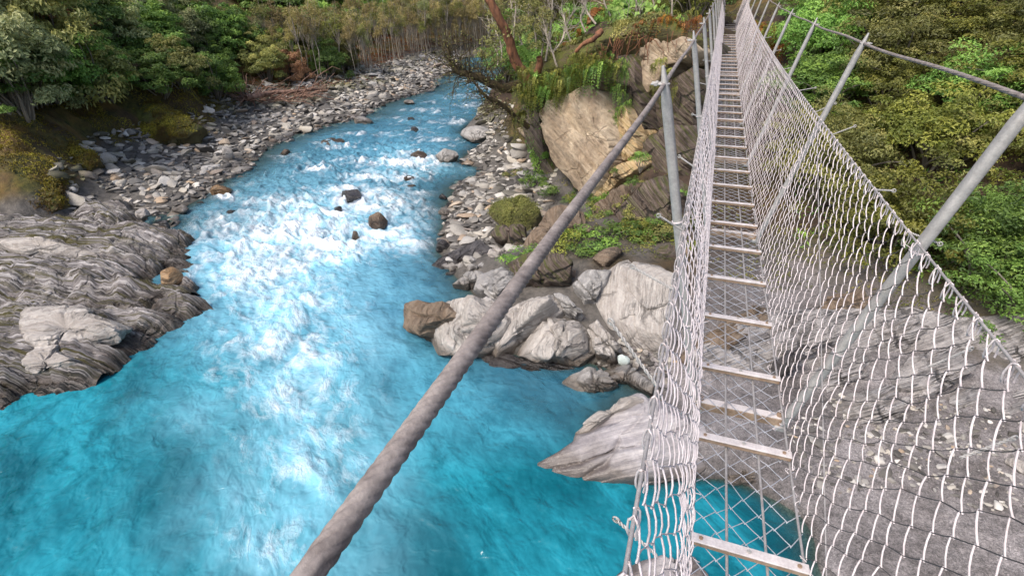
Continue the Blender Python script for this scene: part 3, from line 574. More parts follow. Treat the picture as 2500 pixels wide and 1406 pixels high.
# cliff
CN = (-.45, -.86, .22)
cl = [([(1322,275),(1350,228),(1430,188),(1482,190),(1497,262),(1505,330),(1508,380),(1490,440),(1455,500),(1410,478),(1358,405),(1332,335)], 15.2, .7, 'cream', 'large flat cream rock face of the cliff above the cobble bar', .42),
 ([(1430,192),(1428,150),(1452,135),(1490,150),(1496,205),(1470,225)], 15.6, .45, 'brown', 'rounded brown knob at the top of the large cream face', .6),
 ([(1496,340),(1500,262),(1530,250),(1560,330),(1565,372),(1530,400),(1500,385)], 15.3, .5, 'ochre', 'narrow cream rib right of the large cream face', .5),
 ([(1385,450),(1440,440),(1500,400),(1565,365),(1572,395),(1530,440),(1470,490),(1420,478)], 14.8, .5, 'ochre', 'ochre ledge at the lower edge of the cream cliff', .55),
 ([(1500,262),(1500,180),(1505,120),(1545,105),(1560,190),(1575,250),(1580,330),(1555,340),(1530,270)], 16.2, .5, 'soilrock', 'tall dark rock column in the middle of the cliff', .5),
 ([(1540,175),(1538,110),(1565,82),(1620,90),(1690,70),(1712,110),(1690,150),(1640,165),(1600,235),(1575,245)], 16.6, .6, 'cream', 'pale upper rock right of the dark column, beneath the overhang', .5),
 ([(1575,250),(1610,190),(1665,160),(1710,150),(1715,260),(1690,330),(1620,330)], 16.4, .5, 'soilrock', 'brown rock between the pale upper rock and the bridge posts', .5),
 ([(1560,345),(1600,300),(1680,300),(1710,350),(1700,430),(1640,480),(1580,440)], 14.9, .5, 'soilrock', 'dark slanting rock under the far left posts', .55),
 ([(1480,500),(1530,440),(1590,420),(1650,470),(1655,560),(1600,620),(1520,600)], 12.9, .5, 'soilrock', 'dark fissured rock left of the nearest left post', .55),
 ([(1420,510),(1480,470),(1530,440),(1545,470),(1500,560),(1440,580)], 13.6, .4, 'brown', 'brown slanting rib below the ochre ledge', .55),
 ([(1258,215),(1310,225),(1322,280),(1335,400),(1395,480),(1425,560),(1360,540),(1310,420),(1275,300)], 16.9, .3, 'soilrock', 'shadowed dark overhang along the left side of the cream cliff', .6)]
for i, (pl, Yd, th, mt, lb, e) in enumerate(cl):
    pillow('cliff_rock', pl, Yd=Yd-.25, n=CN, tf=th*.38, tb=1.6, e=e*.75, mat=mt, label=lb, seed=80+i, strat=(.55, .1, .8), samp=.015 if mt == 'cream' else .08, sfreq=1.2 if mt == 'cream' else 2.2, amp=.05, ncut=3 if mt == 'cream' else 7, joints=8 if mt == 'cream' else 4, res=(128, 72))
pillow('cliff_rock', [(1240,215),(1270,170),(1370,150),(1440,110),(1540,60),(1640,50),(1720,62),(1722,95),(1640,88),(1560,92),(1500,120),(1440,160),(1350,200),(1290,230)], Yd=17, n=(-.3,-.6,.74), tf=.45, tb=1.6, e=.6, mat='mossy', label='root-bound soil cap overhanging the cream cliff', seed=99, amp=.1, cat='soil bank', cpx=(1450,125))
# body behind the faces
pillow('cliff_rock', [(1290,260),(1420,170),(1560,110),(1740,90),(1740,400),(1700,560),(1600,640),(1480,600),(1400,520),(1340,420)], Yd=17.6, n=CN, tf=.6, tb=3, e=.5, mat='soilrock', label='dark earthy core of the cliff behind the pale faces', seed=101, amp=.06)

# left layered shelf
def shelf(name, poly, label, seed, hh, sdir, sf, samp, base=-.22, mat='shelf', e=.28):
    P = np.array([U(a, b, .2)[:2] for a, b in poly]); x0, y0 = P.min(0); x1, y1 = P.max(0); h = .026
    xs = np.arange(x0-.1, x1+.1, h); ys = np.arange(y0-.1, y1+.1, h); X, Y = np.meshgrid(xs, ys, indexing='ij')
    ins = np.zeros(X.shape, bool); dist = np.full(X.shape, 1e9)
    for i in range(len(P)):
        a, b = P[i], P[(i+1) % len(P)]
        c = ((a[1] > Y) != (b[1] > Y)) & (X < (b[0]-a[0])*(Y-a[1])/(b[1]-a[1]+1e-12)+a[0]); ins ^= c
        ab = b-a; t = np.clip(((X-a[0])*ab[0]+(Y-a[1])*ab[1])/(ab@ab), 0, 1)
        dist = np.minimum(dist, np.hypot(X-a[0]-t*ab[0], Y-a[1]-t*ab[1]))
    sd = np.where(ins, dist, -dist)
    sd = sd+fbm(X*1.1, Y*1.1, 0, 5, seed)*.6+.25
    rise = np.clip(sd/1.3, 0, 1)**.6
    sdir = np.array(sdir)/np.linalg.norm(sdir); wv = fbm(X*.3, Y*.3, 0, 2, seed+2)*.3
    k = (X*sdir[0]+Y*sdir[1]+wv)*sf; kk = k-np.floor(k); amp = .5+1.1*noise(np.floor(k)*3.7, X*.25*sdir[1]-Y*.25*sdir[0], 0, seed+3)
    k2 = k*2.7+fbm(X*1.5, Y*1.5, 0, 2, seed+8)*.3; q2 = k2-np.floor(k2)
    Z = base+hh*rise+2.0*samp*amp*((kk**1.6)*2-1)*np.clip(sd/.3, 0, 1)+samp*.7*q2*np.clip(sd/.3, 0, 1)
    Z += fbm(X*1.6, Y*1.6, 0, 5, seed+4)*.03+.10*np.round(2.5*fbm(X*.55+Y*.2, Y*.55, 0, 2, seed+31))/2.5+np.minimum(sd, 0)*1.2-.12*np.maximum(0, .25-np.abs(fbm(X*.9, Y*.9, 0, 3, seed+6)))*2*np.clip(sd, 0, 1)
    gr_ = np.minimum(kk, 1-kk); Z -= (.16*np.exp(-(gr_/.055)**2)*(.3+np.clip(noise(np.floor(k+.5)*2.3, (X*sdir[1]-Y*sdir[0])*.4, 0, seed+21)+.3, 0, 1.2))+.06*np.exp(-(np.minimum(q2, 1-q2)/.07)**2))*np.clip(sd/.4, 0, 1)
    F = grid_faces(len(xs), len(ys)); kf = (sd > -.35).ravel(); F = F[kf[F].all(1)]
    c = np.array([P[:, 0].mean(), P[:, 1].mean(), 0])
    V = np.stack([X, Y, Z], -1).reshape(-1, 3); used = np.unique(F); mp = np.zeros(len(V), int); mp[used] = np.arange(len(used))
    me = mesh_np(name, V[used]-c, mp[F], [M[mat]], True, None, None, rad(45))
    return tag(link(name, me, None, c), label, 'rock')
A1 = U(0, 700)-U(470, 690); SD = (-AX_S[0], -AX_S[1])
shelf('rock_shelf', [(470,600),(440,570),(330,555),(200,540),(60,520),(-120,520),(-200,640),(-150,760),(0,770),(200,760),(330,745),(420,735),(470,700),(430,690),(330,690),(380,650),(400,625)], 'layered grey schist shelf with olive moss in its grooves, upper part', 11, .95, SD, 2.4, .085)
shelf('rock_shelf', [(330,605),(345,590),(400,590),(490,625),(470,650),(400,655),(340,640)], 'narrow pointed schist rib reaching out into the rapids', 12, .55, SD, 3.0, .06)
shelf('rock_shelf', [(485,735),(420,725),(200,748),(-150,765),(-260,900),(-200,1020),(20,975),(120,930),(250,900),(300,850),(430,775)], 'pale blocky schist ledge sloping into the pool on the left', 13, .8, SD, 1.6, .10)
shelf('rock_shelf', [(120,515),(170,490),(330,500),(300,560),(200,560)], 'low striped schist slab where the cobbles meet the mossy bank', 14, .8, SD, 3.0, .06, base=-.05)

for i, (pl, zz, lb) in enumerate([([(10,800),(70,760),(190,752),(320,768),(300,815),(190,850),(60,868)], .62, 'pale jointed block lying along the lower schist ledge'),
 ([(20,905),(70,860),(190,850),(230,880),(130,915),(60,935)], .35, 'pale cracked block near the pool edge at the far left'),
 ([(-40,590),(40,575),(160,590),(250,612),(160,625),(20,622)], .85, 'white streaked slab at the top of the schist shelf')]):
    pillow('rock_slab', pl, z=zz, n=(.05, -.2, .97), tf=.16, tb=.4, e=.45, mat='grey2', label=lb, seed=170+i, strat=AX_S, samp=.05, sfreq=5, amp=.05, joints=6)
mossm = [([(-160,520),(-80,420),(30,385),(110,415),(165,455),(180,500),(120,545),(0,560)], .9, 'steep mossy bank with yellow-green grooves at the left picture edge'),
 ([(50,400),(100,350),(170,335),(235,355),(250,400),(200,440),(120,435)], 1.2, 'green and ochre moss-covered bank between the left edge and the brown mound'),
 ([(245,330),(300,275),(400,255),(480,262),(505,295),(485,335),(420,350),(370,362),(300,362)], 1.15, 'rounded brown mossy mound under the left bushes')]
for i, (pl, zz, lb) in enumerate(mossm): pillow('earth_bank', pl, z=zz, n=(.3, -.4, .87), tf=.5, tb=2.0, e=1.0, mat='mossy', label=lb, cat='bank', seed=140+i, strat=(.7, .2, -.6), samp=.14, sfreq=1.6, amp=.07, joints=3)
# rocks in and beside the river
bl_ = [(540,466,62,.35,'tan','orange-brown boulder at the head of the rapids, near the left cobbles',0),(565,520,30,.14,'dark','small wet rock in the shallows below the orange-brown boulder',0),
 (853,478,72,.45,'dark','large black boulder in the white water, middle of the river',0),(826,511,26,.2,'dark','small black stone just below the large black boulder',0),
 (920,540,70,.55,'brown','rounded brown boulder in the thick of the rapids',0),(868,579,32,.3,'brown','small brown stone below the rounded brown boulder in the foam',0),
 (1011,319,26,.3,'dark','small black rock alone in the upper rapids',0),(1003,292,24,.2,'dark','lowest flat dark rock in the far rapids',0),(885,296,62,.35,'grey','flat grey slab off the far left cobble bank',0),
 (1090,382,64,.55,'grey','upright slanting grey rock at the right shore of the rapids',.1),(1018,380,58,.3,'brown','purple-brown rock washed over by foam in mid river',0),
 (1165,333,92,.75,'grey','large grey boulder at the right shore upstream',0),(1228,336,62,.4,'grey','flat grey boulder right of the large shore boulder',.1),
 (1002,438,46,.18,'brown','low reddish rock awash right of mid river',0),(1003,457,30,.2,'brown','small mottled rock just below the low reddish rock',0),(1079,481,30,.2,'dark','small dark rock by the right cobble edge',0),
 (697,373,34,.3,'brown','dark red stone at the left side of the rapids',0),(620,389,30,.15,'grey','low flat stone close to the left shallows',0),(812,346,70,.16,'brown','long pinkish rock barely breaking the water',0),
 (555,379,38,.6,'grey2','pale upright boulder on the left cobble beach',.2),(408,677,84,.4,'tan','tan rounded boulder lying on the shelf tip',.2),(396,575,56,.42,'brown','brown-grey boulder at the lower end of the left cobbles',.1),
 (402,552,40,.3,'dark','dark rounded stone above the brown-grey boulder',.15),(349,522,42,.3,'grey2','large pale oval cobble on the lower left beach',.3),(440,512,50,.2,'grey','pointed flat grey slab at the left water edge',.05),
 (793,219,20,.6,'brown','round tan boulder at the back of the far left beach',.8),(1080,600,50,.4,'dark','dark rock at the right shore just above the purple slab',.05),(1085,520,36,.25,'grey','grey rock at the waterline of the right cobble bar',.05),
 (1150,640,40,.25,'grey','rounded grey rock beside the long purple slab',.2),(1000,250,34,.25,'grey2','pale slab at the far water edge',.05),(1145,200,26,.2,'dark','dark rock in the farthest water',0),
 (1522,879,34,.22,'greenstone','pale green rounded stone among the grey pebbles',.25),(1553,893,24,.16,'grey2','light oval pebble right of the pale green stone',.2),(1515,918,30,.2,'grey2','pale round stone below the pale green stone',.15),(1578,862,20,.12,'grey2','small pale pebble above the oval pebble',.25),
 (2490,1140,60,.2,'grey2','pale stone on the gravel at the far right',.45)]
for i, (a, b, w, h, mt, lb, z) in enumerate(bl_): boulder(a, b, w, h, mt, lb, 200+i, z=z, dep=.75, rz=-.3+.2*math.sin(i*2.3), sub=5 if w > 40 else 4)

# cobbles
rg = np.random.RandomState(5)
def in_poly(x, y, P):
    ins = np.zeros(len(x), bool)
    for i in range(len(P)):
        a, b = P[i], P[(i+1) % len(P)]
        ins ^= ((a[1] > y) != (b[1] > y)) & (x < (b[0]-a[0])*(y-a[1])/(b[1]-a[1]+1e-12)+a[0])
    return ins
protos = []
for i in range(10):
    V, F = ICO[2]; V = cuts(V, 0, 8, 300+i, .5, .82); V = V*[1, rg.uniform(.45, .9), rg.uniform(.22, .55)]; V = V+fbm(V[:, 0]*2, V[:, 1]*2, V[:, 2]*2+i, 2, 7)[:, None]*.06
    protos.append(V)
PF = ICO[2][1]
zones = [('left', [U(a, b)[:2] for a, b in [(1140,140),(1110,175),(1055,222),(950,252),(880,292),(770,318),(690,350),(640,382),(600,425),(540,480),(480,515),(440,560),(400,610),(320,610),(290,560),(200,560),(150,500),(230,420),(270,375),(400,330),(500,305),(600,250),(740,225),(900,195),(1000,160),(1080,138)]], 6200),
 ('right', [U(a, b)[:2] for a, b in [(1240,232),(1190,258),(1165,318),(1215,350),(1120,400),(1115,450),(1085,510),(1075,600),(1100,670),(1290,650),(1330,560),(1360,480),(1350,380),(1300,280),(1285,240),(1245,235)]], 2600),
 ('peb', [U(a, b)[:2] for a, b in [(1450,890),(1510,860),(1590,860),(1650,900),(1620,960),(1560,940),(1500,930)]], 260),
 ('rgt', [U(a, b)[:2] for a, b in [(1900,1080),(2000,1010),(2250,1050),(2500,1100),(2600,1200),(2500,1330),(2200,1220),(1980,1240)]], 650)]
allc = []
for nm, P, cnt in zones:
    P = np.array(P); lo, hi = P.min(0), P.max(0); pts = []
    while len(pts) < cnt:
        x = rg.uniform(lo[0], hi[0], 4000); y = rg.uniform(lo[1], hi[1], 4000); g = in_poly(x, y, P)
        pts += list(zip(x[g], y[g]))
    pts = np.array(pts[:cnt])
    if nm in ('left', 'right'): s = np.clip(rg.lognormal(-1.75, .42, cnt), .07, .6)*(1 if nm == 'left' else .85)
    elif nm == 'peb': s = np.clip(rg.lognormal(-2.8, .4, cnt), .03, .13)
    else: s = np.clip(rg.lognormal(-3.3, .5, cnt), .02, .14)
    zz = TZ(pts[:, 0], pts[:, 1])
    for (x, y), q, z in zip(pts, s, zz):
        if z < -.12 or z > 1.5: continue
        allc.append((x, y, z+q*.12*rg.uniform(-.2, 1.0), q, nm))
dist = np.array([math.hypot(c[0], c[1]) for c in allc]); app = np.array([c[3] for c in allc])/np.hypot(dist, 5.5)
order = np.argsort(-app); Vs, Fs, Ts, nn = [], [], [], 0
cm = []
for i, V in enumerate(protos):
    cm.append(mesh_np('cobble', V, PF, [M['cobble']], True, {'tint': np.zeros(len(V))}, None, rad(40)))
for rank, ix in enumerate(order):
    x, y, z, s, nm = allc[ix]; k = rg.randint(10); rz = rg.normal(.6, .8); tx, ty = rg.normal(0, .26, 2)
    if rank < 295:
        o = link('cobble', cm[k], None, (x, y, z)); o.rotation_euler = (tx, ty, rz); o.scale = (s, s, s)
        tag(o, {'left': 'flat grey schist cobble lying on the left river beach', 'right': 'flat grey cobble on the narrow bar below the cliff', 'peb': 'small rounded pale pebble between the big slab and the wedge rock', 'rgt': 'small stone on the grey gravel under the right mesh'}[nm], 'cobble',
            {'left': 'cobbles on the left beach', 'right': 'cobbles on the bar below the cliff', 'peb': 'pale pebbles beside the wedge rock', 'rgt': 'stones on the gravel'}[nm])
    else:
        R = np.array(Matrix.Rotation(rz, 3, 'Z')@Matrix.Rotation(tx, 3, 'X')@Matrix.Rotation(ty, 3, 'Y'))
        Vs.append(protos[k]@R.T*s+[x, y, z]); Fs.append(PF+nn); nn += len(protos[k]); Ts.append(np.full(len(protos[k]), rg.rand()))
me = mesh_np('cobble_beach', np.concatenate(Vs), np.concatenate(Fs), [M['cobble']], True, {'tint': np.concatenate(Ts)}, None, rad(40))
tag(link('cobble_beach', me), 'masses of smaller grey cobbles covering both river banks', 'cobbles', None, 'stuff')
# ------------------------------------------------------------ bridge
BX, BH, BA, BB, CA = 0.41211, 1.79146, -0.03103, 0.00183, -0.03383
T0, DS, NR = 1.404, 0.56933, 43
ATOP, HTOP, AMID, HMID = 0.57396, 1.53855, 0.41456, 1.0063
def bp(t, off=0.0, up=0.0):
    t = np.asarray(t, float); sl = BA+2*BB*t; n = 1/np.sqrt(1+sl*sl)
    return np.stack(np.broadcast_arrays(BX+CA*t+off, t-up*(sl*n+.08282), HC-BH+BA*t+BB*t*t+up*n), -1)
def frame(t):
    sl = BA+2*BB*t; y = np.array([CA, 1, sl]); y /= np.linalg.norm(y); x = np.array([1., 0, 0]); x -= y*(x@y); x /= np.linalg.norm(x)
    return np.array([x, y, np.cross(x, y)])
TEND = T0+DS*(NR-1)+.3
br = empty('swing_bridge', bp(TEND*.5, 0, -.1).tolist(), 'narrow galvanised swing bridge with mesh sides running from the camera to the cliff top', 'swing bridge')
b0 = bp(TEND*.5, 0, -.1)
def part(name, V, F, mats, parent=br, smooth=True, fmat=None, sharp=None, org=None):
    V = np.asarray(V)
    me = mesh_np(name, V-(b0 if parent is br else org), F, mats, smooth, None, fmat, sharp); return link(name, me, parent)
def pgeo(name, g, mats, c, parent=br, sharp=rad(35)):
    me = g.mesh(name, mats, True, sharp); o = link(name, me, parent); o.location = np.asarray(c)-(b0 if parent is br else 0); return o
# hand cables (stranded), near part finely sampled
for s in (-1, 1):
    t = np.concatenate([np.arange(-.6, .2, .02), np.arange(.2, 2.4, .003), np.arange(2.4, 5, .01), np.arange(5, 28.2, .04)]); P = bp(t, s*ATOP, HTOP-.02)
    P[:, 2] += .006*np.sin(t*2.6)
    V, F = tubes(P, .0088, 48, 6, 92.0); part('hand_cable', V, F, [M['rope']])
    t = np.arange(-.6, 27.5, .1); V, F = tubes(bp(t, s*AMID, HMID), .0042, 8); part('side_cable', V, F, [M['rope_thin']])
for off in (-.2, -.07, .07, .2):
    t = np.arange(.3, 27, .15); V, F = tubes(bp(t, off, -.035), .0055, 8); part('deck_cable', V, F, [M['rope_thin']])
# rungs
for i in range(NR):
    t = T0+DS*i; c = bp(t); ax = frame(t); g = Geo()
    w = .040
    g.box([0, 0, .004], .405, w, .007, ax, .0015, 0); g.box([0, 0, -.0105], .40, w*.86, .021, ax, .002, 1)
    o = pgeo('rung', g, [M['alu'], M['rusty']], c)
    if i < 14:
        for x in (-.17, .0, .17):
            g = Geo(); V, F = tubes(np.array([[0, 0, 0], [0, 0, .005], [0, 0, .0055]]), [[.0085, .0085, .001]], 6); g.add(V, F); V, F = tubes(np.array([[0, 0, .005], [0, 0, .009], [0, 0, .0092]]), [[.0042, .0042, .0005]], 8); g.add(V, F)
            q = link('bolt', g.mesh('bolt', [M['rusty'] if x else M['galv']], True, rad(30)), o); q.location = (np.array([x, 0, .0078])@ax).tolist()
# posts and cross bearers
TP0, TPS = T0+DS*(2.57748-1), DS*4.32442
for k in range(10):
    t = TP0+TPS*k; ax = frame(t); c = bp(t, 0, -.085)
    g = Geo(); g.box([0, 0, 0], .47, .05, .045, ax, .003, 0); g.box([0, 0, .026], .43, .045, .006, ax, .001, 1)
    g.box([-.2, 0, -.03], .05, .06, .03, ax, .004, 2); g.box([.2, 0, -.03], .05, .06, .03, ax, .004, 2)
    bo = pgeo('cross_bearer', g, [M['rusty'], M['alu'], M['galv']], c)
    for x in (-.19, .19):
        g = Geo(); V, F = tubes(np.array([[0, 0, 0], [0, 0, .012], [0, 0, .0125]]), [[.014, .014, .002]], 6); g.add(V, F)
        q = link('bolt', g.mesh('bolt', [M['rusty']], True, rad(30)), bo); q.location = (np.array([x, 0, .029])@ax).tolist()
    for s in (-1, 1):
        a = bp(t, s*.215, -.10); b = bp(t, s*(ATOP+.012), HTOP+.045); L = np.linalg.norm(b-a); n = 26 if k < 4 else 12
        q = np.linspace(0, 1, n); zz = (b-a)/L; xx = np.cross(ax[1], zz); P = []
        Kk = 16; th = np.arange(Kk)/Kk*2*np.pi
        for u in q:
            rx, ry = .021, .026                         # oval tube, flattened and cut to a point at the top
            if u > .93: f = (u-.93)/.07; rx = .021*(1-.72*f); ry = .026*(1-.62*max(0, f-.45)/.55)
            cs, sn = np.cos(th), np.sin(th)
            P.append(a+(b-a)*u+np.outer(np.sign(cs)*np.abs(cs)**.75*rx, xx)+np.outer(np.sign(sn)*np.abs(sn)**.75*ry, ax[1]))
        P = np.array(P); V = P.reshape(-1, 3); F = grid_faces(n, Kk, False, True)
        V = np.r_[V, [b+zz*.002]]; tri = np.array([[(n-1)*Kk+i, (n-1)*Kk+(i+1) % Kk, n*Kk] for i in range(Kk)])
        me = mesh_np('post', V-a, [F, tri], [M['galv']], True, None, None, rad(50)); po = link('post', me, br); po.location = a-b0
        # cable clamp: U-bolt with two nuts
        cc = bp(t, s*ATOP, HTOP-.02)-a
        an = np.linspace(-.2, np.pi+.2, 12); U1 = np.array([cc+ax[1]*math.cos(v)*.021+xx*s*math.sin(v)*.0-zz*0+ax[0]*(-s)*math.sin(v)*.019 for v in an])
        U1 = np.r_[[U1[0]+ax[0]*s*.045], U1, [U1[-1]+ax[0]*s*.045]]
        g = Geo(); V, F = tubes(U1, .0042, 8); g.add(V, F)
        for dy in (-1, 1): g.box(cc+ax[0]*s*.03+ax[1]*dy*.021, .014, .014, .014, ax, .002)
        link('cable_clamp', g.mesh('cable_clamp', [M['galv']], True, rad(35)), po)
        # wrapped tie wires half way up and at the side cable
        for up in ((.62, .30) if k < 3 else (.62,)):
            u = up; an = np.linspace(0, 4*np.pi, 40); W1 = np.array([a*0+(b-a)*u+xx*math.cos(v)*.0238+ax[1]*math.sin(v)*.0290+zz*(v*.0006) for v in an])
            V, F = tubes(W1, .0022, 6); g = Geo(); g.add(V, F)
            W2 = np.array([W1[-1], W1[-1]+ax[0]*s*.03+ax[1]*.02, W1[-1]-ax[0]*s*.05+ax[1]*.03+zz*.02])
            V, F = tubes(np.array([W1[-1], W1[-1]-ax[0]*s*.04+zz*.01, W1[-1]-ax[0]*s*.08+zz*.03]), .0018, 6); g.add(V, F)
            link('tie_wire', g.mesh('tie_wire', [M['wire_bright']], True), po)
# chain-link mesh: side panels and floor
rg = np.random.RandomState(11)
def side_surf(s, t, u, fine=True):
    wob = fbm(t*.9, u*2.0, s*3.0, 3, 81)*.035+fbm(t*3, u*5, s, 2, 83)*.012
    bul = np.sin(np.clip(u, 0, 1)*np.pi)*(.03 if s > 0 else -.03)*1.0
    lat = .205+(AMID-.205)*np.clip(u, -.2, 1.2)**(1.15 if s > 0 else 1.0 )+bul*s*(-1 if s < 0 else 1)*.8+wob*np.sin(np.clip(u, 0, 1)*np.pi)
    return bp(t, s*lat, -.03+(HMID+.03)*u)
def chainlink(surf, nrm, t0, t1, un, d, rA, rB, tz, bow, twist=.003):
    """diamond net: wires zig-zag; nodes (i,j); A strands climb forward, B strands fall forward"""
    A = []; B = []
    nt_ = int((t1-t0)/d*2)
    i, j = np.meshgrid(np.arange(nt_), np.arange(un*2), indexing='ij'); k = ((i+j) % 2 == 0); i, j = i[k], j[k]
    jit = lambda: 0
    def node(i, j): 
        jt = noise(i*.37, j*.3, 0, 91)*.035+noise(i*1.7, j*1.3, 0, 93)*.01; ju = noise(i*.4, j*.6, 5, 92)*.02
        return t0+i*d/2+jt, j/(2*un)+ju
    ta, ua = node(i, j); tb, ub = node(i+1, j+1); tc, uc = node(i+1, j-1)
    gB = j > 0
    out = []
    dl = .03
    for (x0, y0, x1, y1, r, sgn, gg) in ((ta, ua, tb, ub, rA, 1, np.ones(len(i), bool)), (ta, ua, tc, uc, rB, -1, gB)):
        x0, y0, x1, y1 = x0[gg], y0[gg], x1[gg], y1[gg]
        ps = []
        for f, o, ex in ((-.035, -twist, 0), (.06, twist*.2, .1), (.33, bow*sgn, .02), (.66, bow*sgn, -.02), (.94, twist*.2, -.1), (1.035, -twist, 0)):
            x = x0+(x1-x0)*f; y = y0+(y1-y0)*f; w_ = (f-.5)*2*dl*d*(1 if sgn > 0 else 0)+(0 if sgn < 0 else -bow*.75*math.sin(max(0, min(1, f))*math.pi)); x = x+w_; y = y-w_*.9
            p = surf(x, y); q = nrm(x, y, p); ps.append(p+q*o)
        out.append((np.stack(ps, 1), r, x0))
    return out
def build_net(name, surf, nrm, t0, t1, un, d, rA, rB, mats, bow):
    V = []; F = []; MI = []; n = 0
    for (P, r, x0), mi in zip(chainlink(surf, nrm, t0, t1, un, d, rA, rB, 0, bow), (0, 1)):
        for lo, hi, k, sel in ((-9, 5, 6, slice(None)), (5, 99, 4, [0, 2, 3, 5])):
            g = (x0 >= lo) & (x0 < hi)
            if not g.any(): continue
            v, f = tubes(P[g][:, sel], r*np.exp(rg.normal(0, .08, (g.sum(), 1))), k); V.append(v); F.append(f+n); n += len(v); MI.append(np.full(len(f), mi))
    return part(name, np.concatenate(V), np.concatenate(F), mats, fmat=np.concatenate(MI))
for s in (-1, 1):
    sf = lambda t, u, s=s: side_surf(s, t, u)
    nm = lambda t, u, p, s=s: np.array([-s*.97, 0, .24])*np.ones_like(p)
    build_net('side_mesh', sf, nm, .25, 26.6, 9, .112, .0025, .0015, [M['wire_bright'], M['wire_shaded'] if s > 0 else M['wire_bright']], .006)  # right net: falling strands take the darker copy, shading done by colour
ff = lambda t, u: bp(t, -.215+.43*u, -.042); fn = lambda t, u, p: np.array([0, 0, 1.])*np.ones_like(p)
build_net('deck_mesh', ff, fn, .35, 26.4, 4, .112, .0019, .0019, [M['wire_floor'], M['wire_floor']], .001)
# lacing loops that hang the net on the side cable, deck ties, twisted ties with a ball end
def loop_wire(c, ax, r, h, s, seed):
    g = np.random.RandomState(seed); a = np.linspace(-.5, 2*np.pi*1.2, 16)
    pts = np.array([c+ax[0]*math.cos(v)*r*.7+ax[2]*(math.sin(v)*h*.5-h*.4)+ax[1]*(v*.004+g.normal(0, .002)) for v in a]); return pts
for s in (-1, 1):
    g = Geo(); t = .55; i = 0
    while t < 26:
        ax = frame(t); V, F = tubes(loop_wire(bp(t, s*AMID, HMID), ax, .014, .07 if t < 9 else .05, s, i), .0026, 6 if t < 9 else 4); g.add(V, F); t += .112; i += 1
    me = g.mesh('lacing_wire', [M['wire_bright']], True); me.transform(Matrix.Translation((-b0).tolist())); tag(link('lacing_wire', me, br), kind='stuff')
rg2 = np.random.RandomState(3)
ties = [(-1, 1.05, HMID, (-.13, .05, .12)), (-1, 1.55, HMID, (-.14, .05, .03)), (-1, 3.0, HMID, (-.09, .04, .04)), (-1, 2.05, HMID, (-.10, -.02, .06)), (-1, 4.4, HMID, (-.08, 0, .02)), (1, 2.35, HMID, (.10, -.03, -.02)), (1, 2.9, HMID, (.07, -.02, .01)),
        (1, 4.1, HMID, (.12, .02, .06)), (1, 4.9, HMID, (.13, .03, .07)), (1, 6.0, HMID, (.14, .02, .03)), (1, 7.6, HMID, (.1, 0, .03)), (1, 1.7, .8, (.10, .05, .06)), (1, 1.35, .75, (.10, .04, .07)), (-1, .8, .72, (-.10, .02, .05)), (-1, 6.1, HMID, (-.1, 0, .02)), (-1, 8.2, HMID, (-.12, 0, .01)), (1, 9.6, HMID, (.12, 0, .03)), (1, 11.8, HMID, (.12, 0, .02))]
for s, t, up, dv in ties:
    u = up/HMID; p0 = bp(t, s*(.205+(AMID-.205)*u), up); dv = np.array(dv); L = np.linalg.norm(dv)
    q = np.linspace(0, 1, 30); A = np.cross(dv/L, [0, 0, 1.]); A /= np.linalg.norm(A)+1e-6; B = np.cross(dv/L, A); g = Geo()
    for ph in (0, np.pi):
        P = p0+q[:, None]*dv+.0028*(np.cos(q*38+ph)[:, None]*A+np.sin(q*38+ph)[:, None]*B); V, F = tubes(P, .0022, 6); g.add(V, F)
    a = np.linspace(0, 2*np.pi, 14); P = p0+dv+.008*(np.cos(a)[:, None]*dv/L+np.sin(a)[:, None]*B); V, F = tubes(P, .0024, 6); g.add(V, F)
    me = g.mesh('twisted_tie', [M['galv']], True); me.transform(Matrix.Translation((-b0).tolist())); link('twisted_tie', me, br)
# short clips at the rung ends and scattered over the deck net
g = Geo(); rgc = np.random.RandomState(8)
for i in range(150):
    t = rgc.uniform(.9, 9); s = rgc.choice([-1, 1]); off = s*(.19+rgc.normal(0, .012)); p = bp(t, off, -.03); v = rgc.normal(0, 1, 3)*[.025, .03, .015]; a = np.linspace(0, 5, 9)
    P = p+np.outer(a/5-.5, v)+.006*np.stack([np.cos(a*1.7), np.sin(a), np.cos(a)], 1); V, F = tubes(P, .0021, 5); g.add(V, F)
me = g.mesh('net_clips', [M['wire_bright']], True); me.transform(Matrix.Translation((-b0).tolist())); tag(link('net_clips', me, br), kind='stuff')
# diagonal brace wires crossing the right side
for s, (ta, ua, tb, ub) in ((1, (1.0, -.02, 4.6, .92)), (-1, (1.2, 0, 4.6, .9))):
    q = np.linspace(0, 1, 20); P = bp(ta+(tb-ta)*q, s*(.215+(AMID-.20)*(ua+(ub-ua)*q)), HMID*(ua+(ub-ua)*q)); V, F = tubes(P, .0028, 6); part('brace_wire', V, F, [M['rope_thin']])
# end landing: timber sill, deck plate and anchor posts
ax = frame(TEND); g = Geo(); g.box([0, 0, 0], .62, .5, .06, ax, .006); pgeo('landing_plate', g, [M['galv']], bp(TEND+.25, 0, -.0))
for s in (-1, 1):
    g = Geo(); g.box([0, 0, 0], .20, .22, 3.2, None, .02); pgeo('anchor_post', g, [M['alu'] if s > 0 else M['rusty']], bp(TEND+.6, s*.55, .6))
    g = Geo(); V, F = tubes(np.array([bp(28.2, s*ATOP, HTOP-.02), bp(28.2, s*ATOP, HTOP-.02)+[s*.3, 7, -2.2]]), .012, 8); part('hand_cable', V, F, [M['rope']])

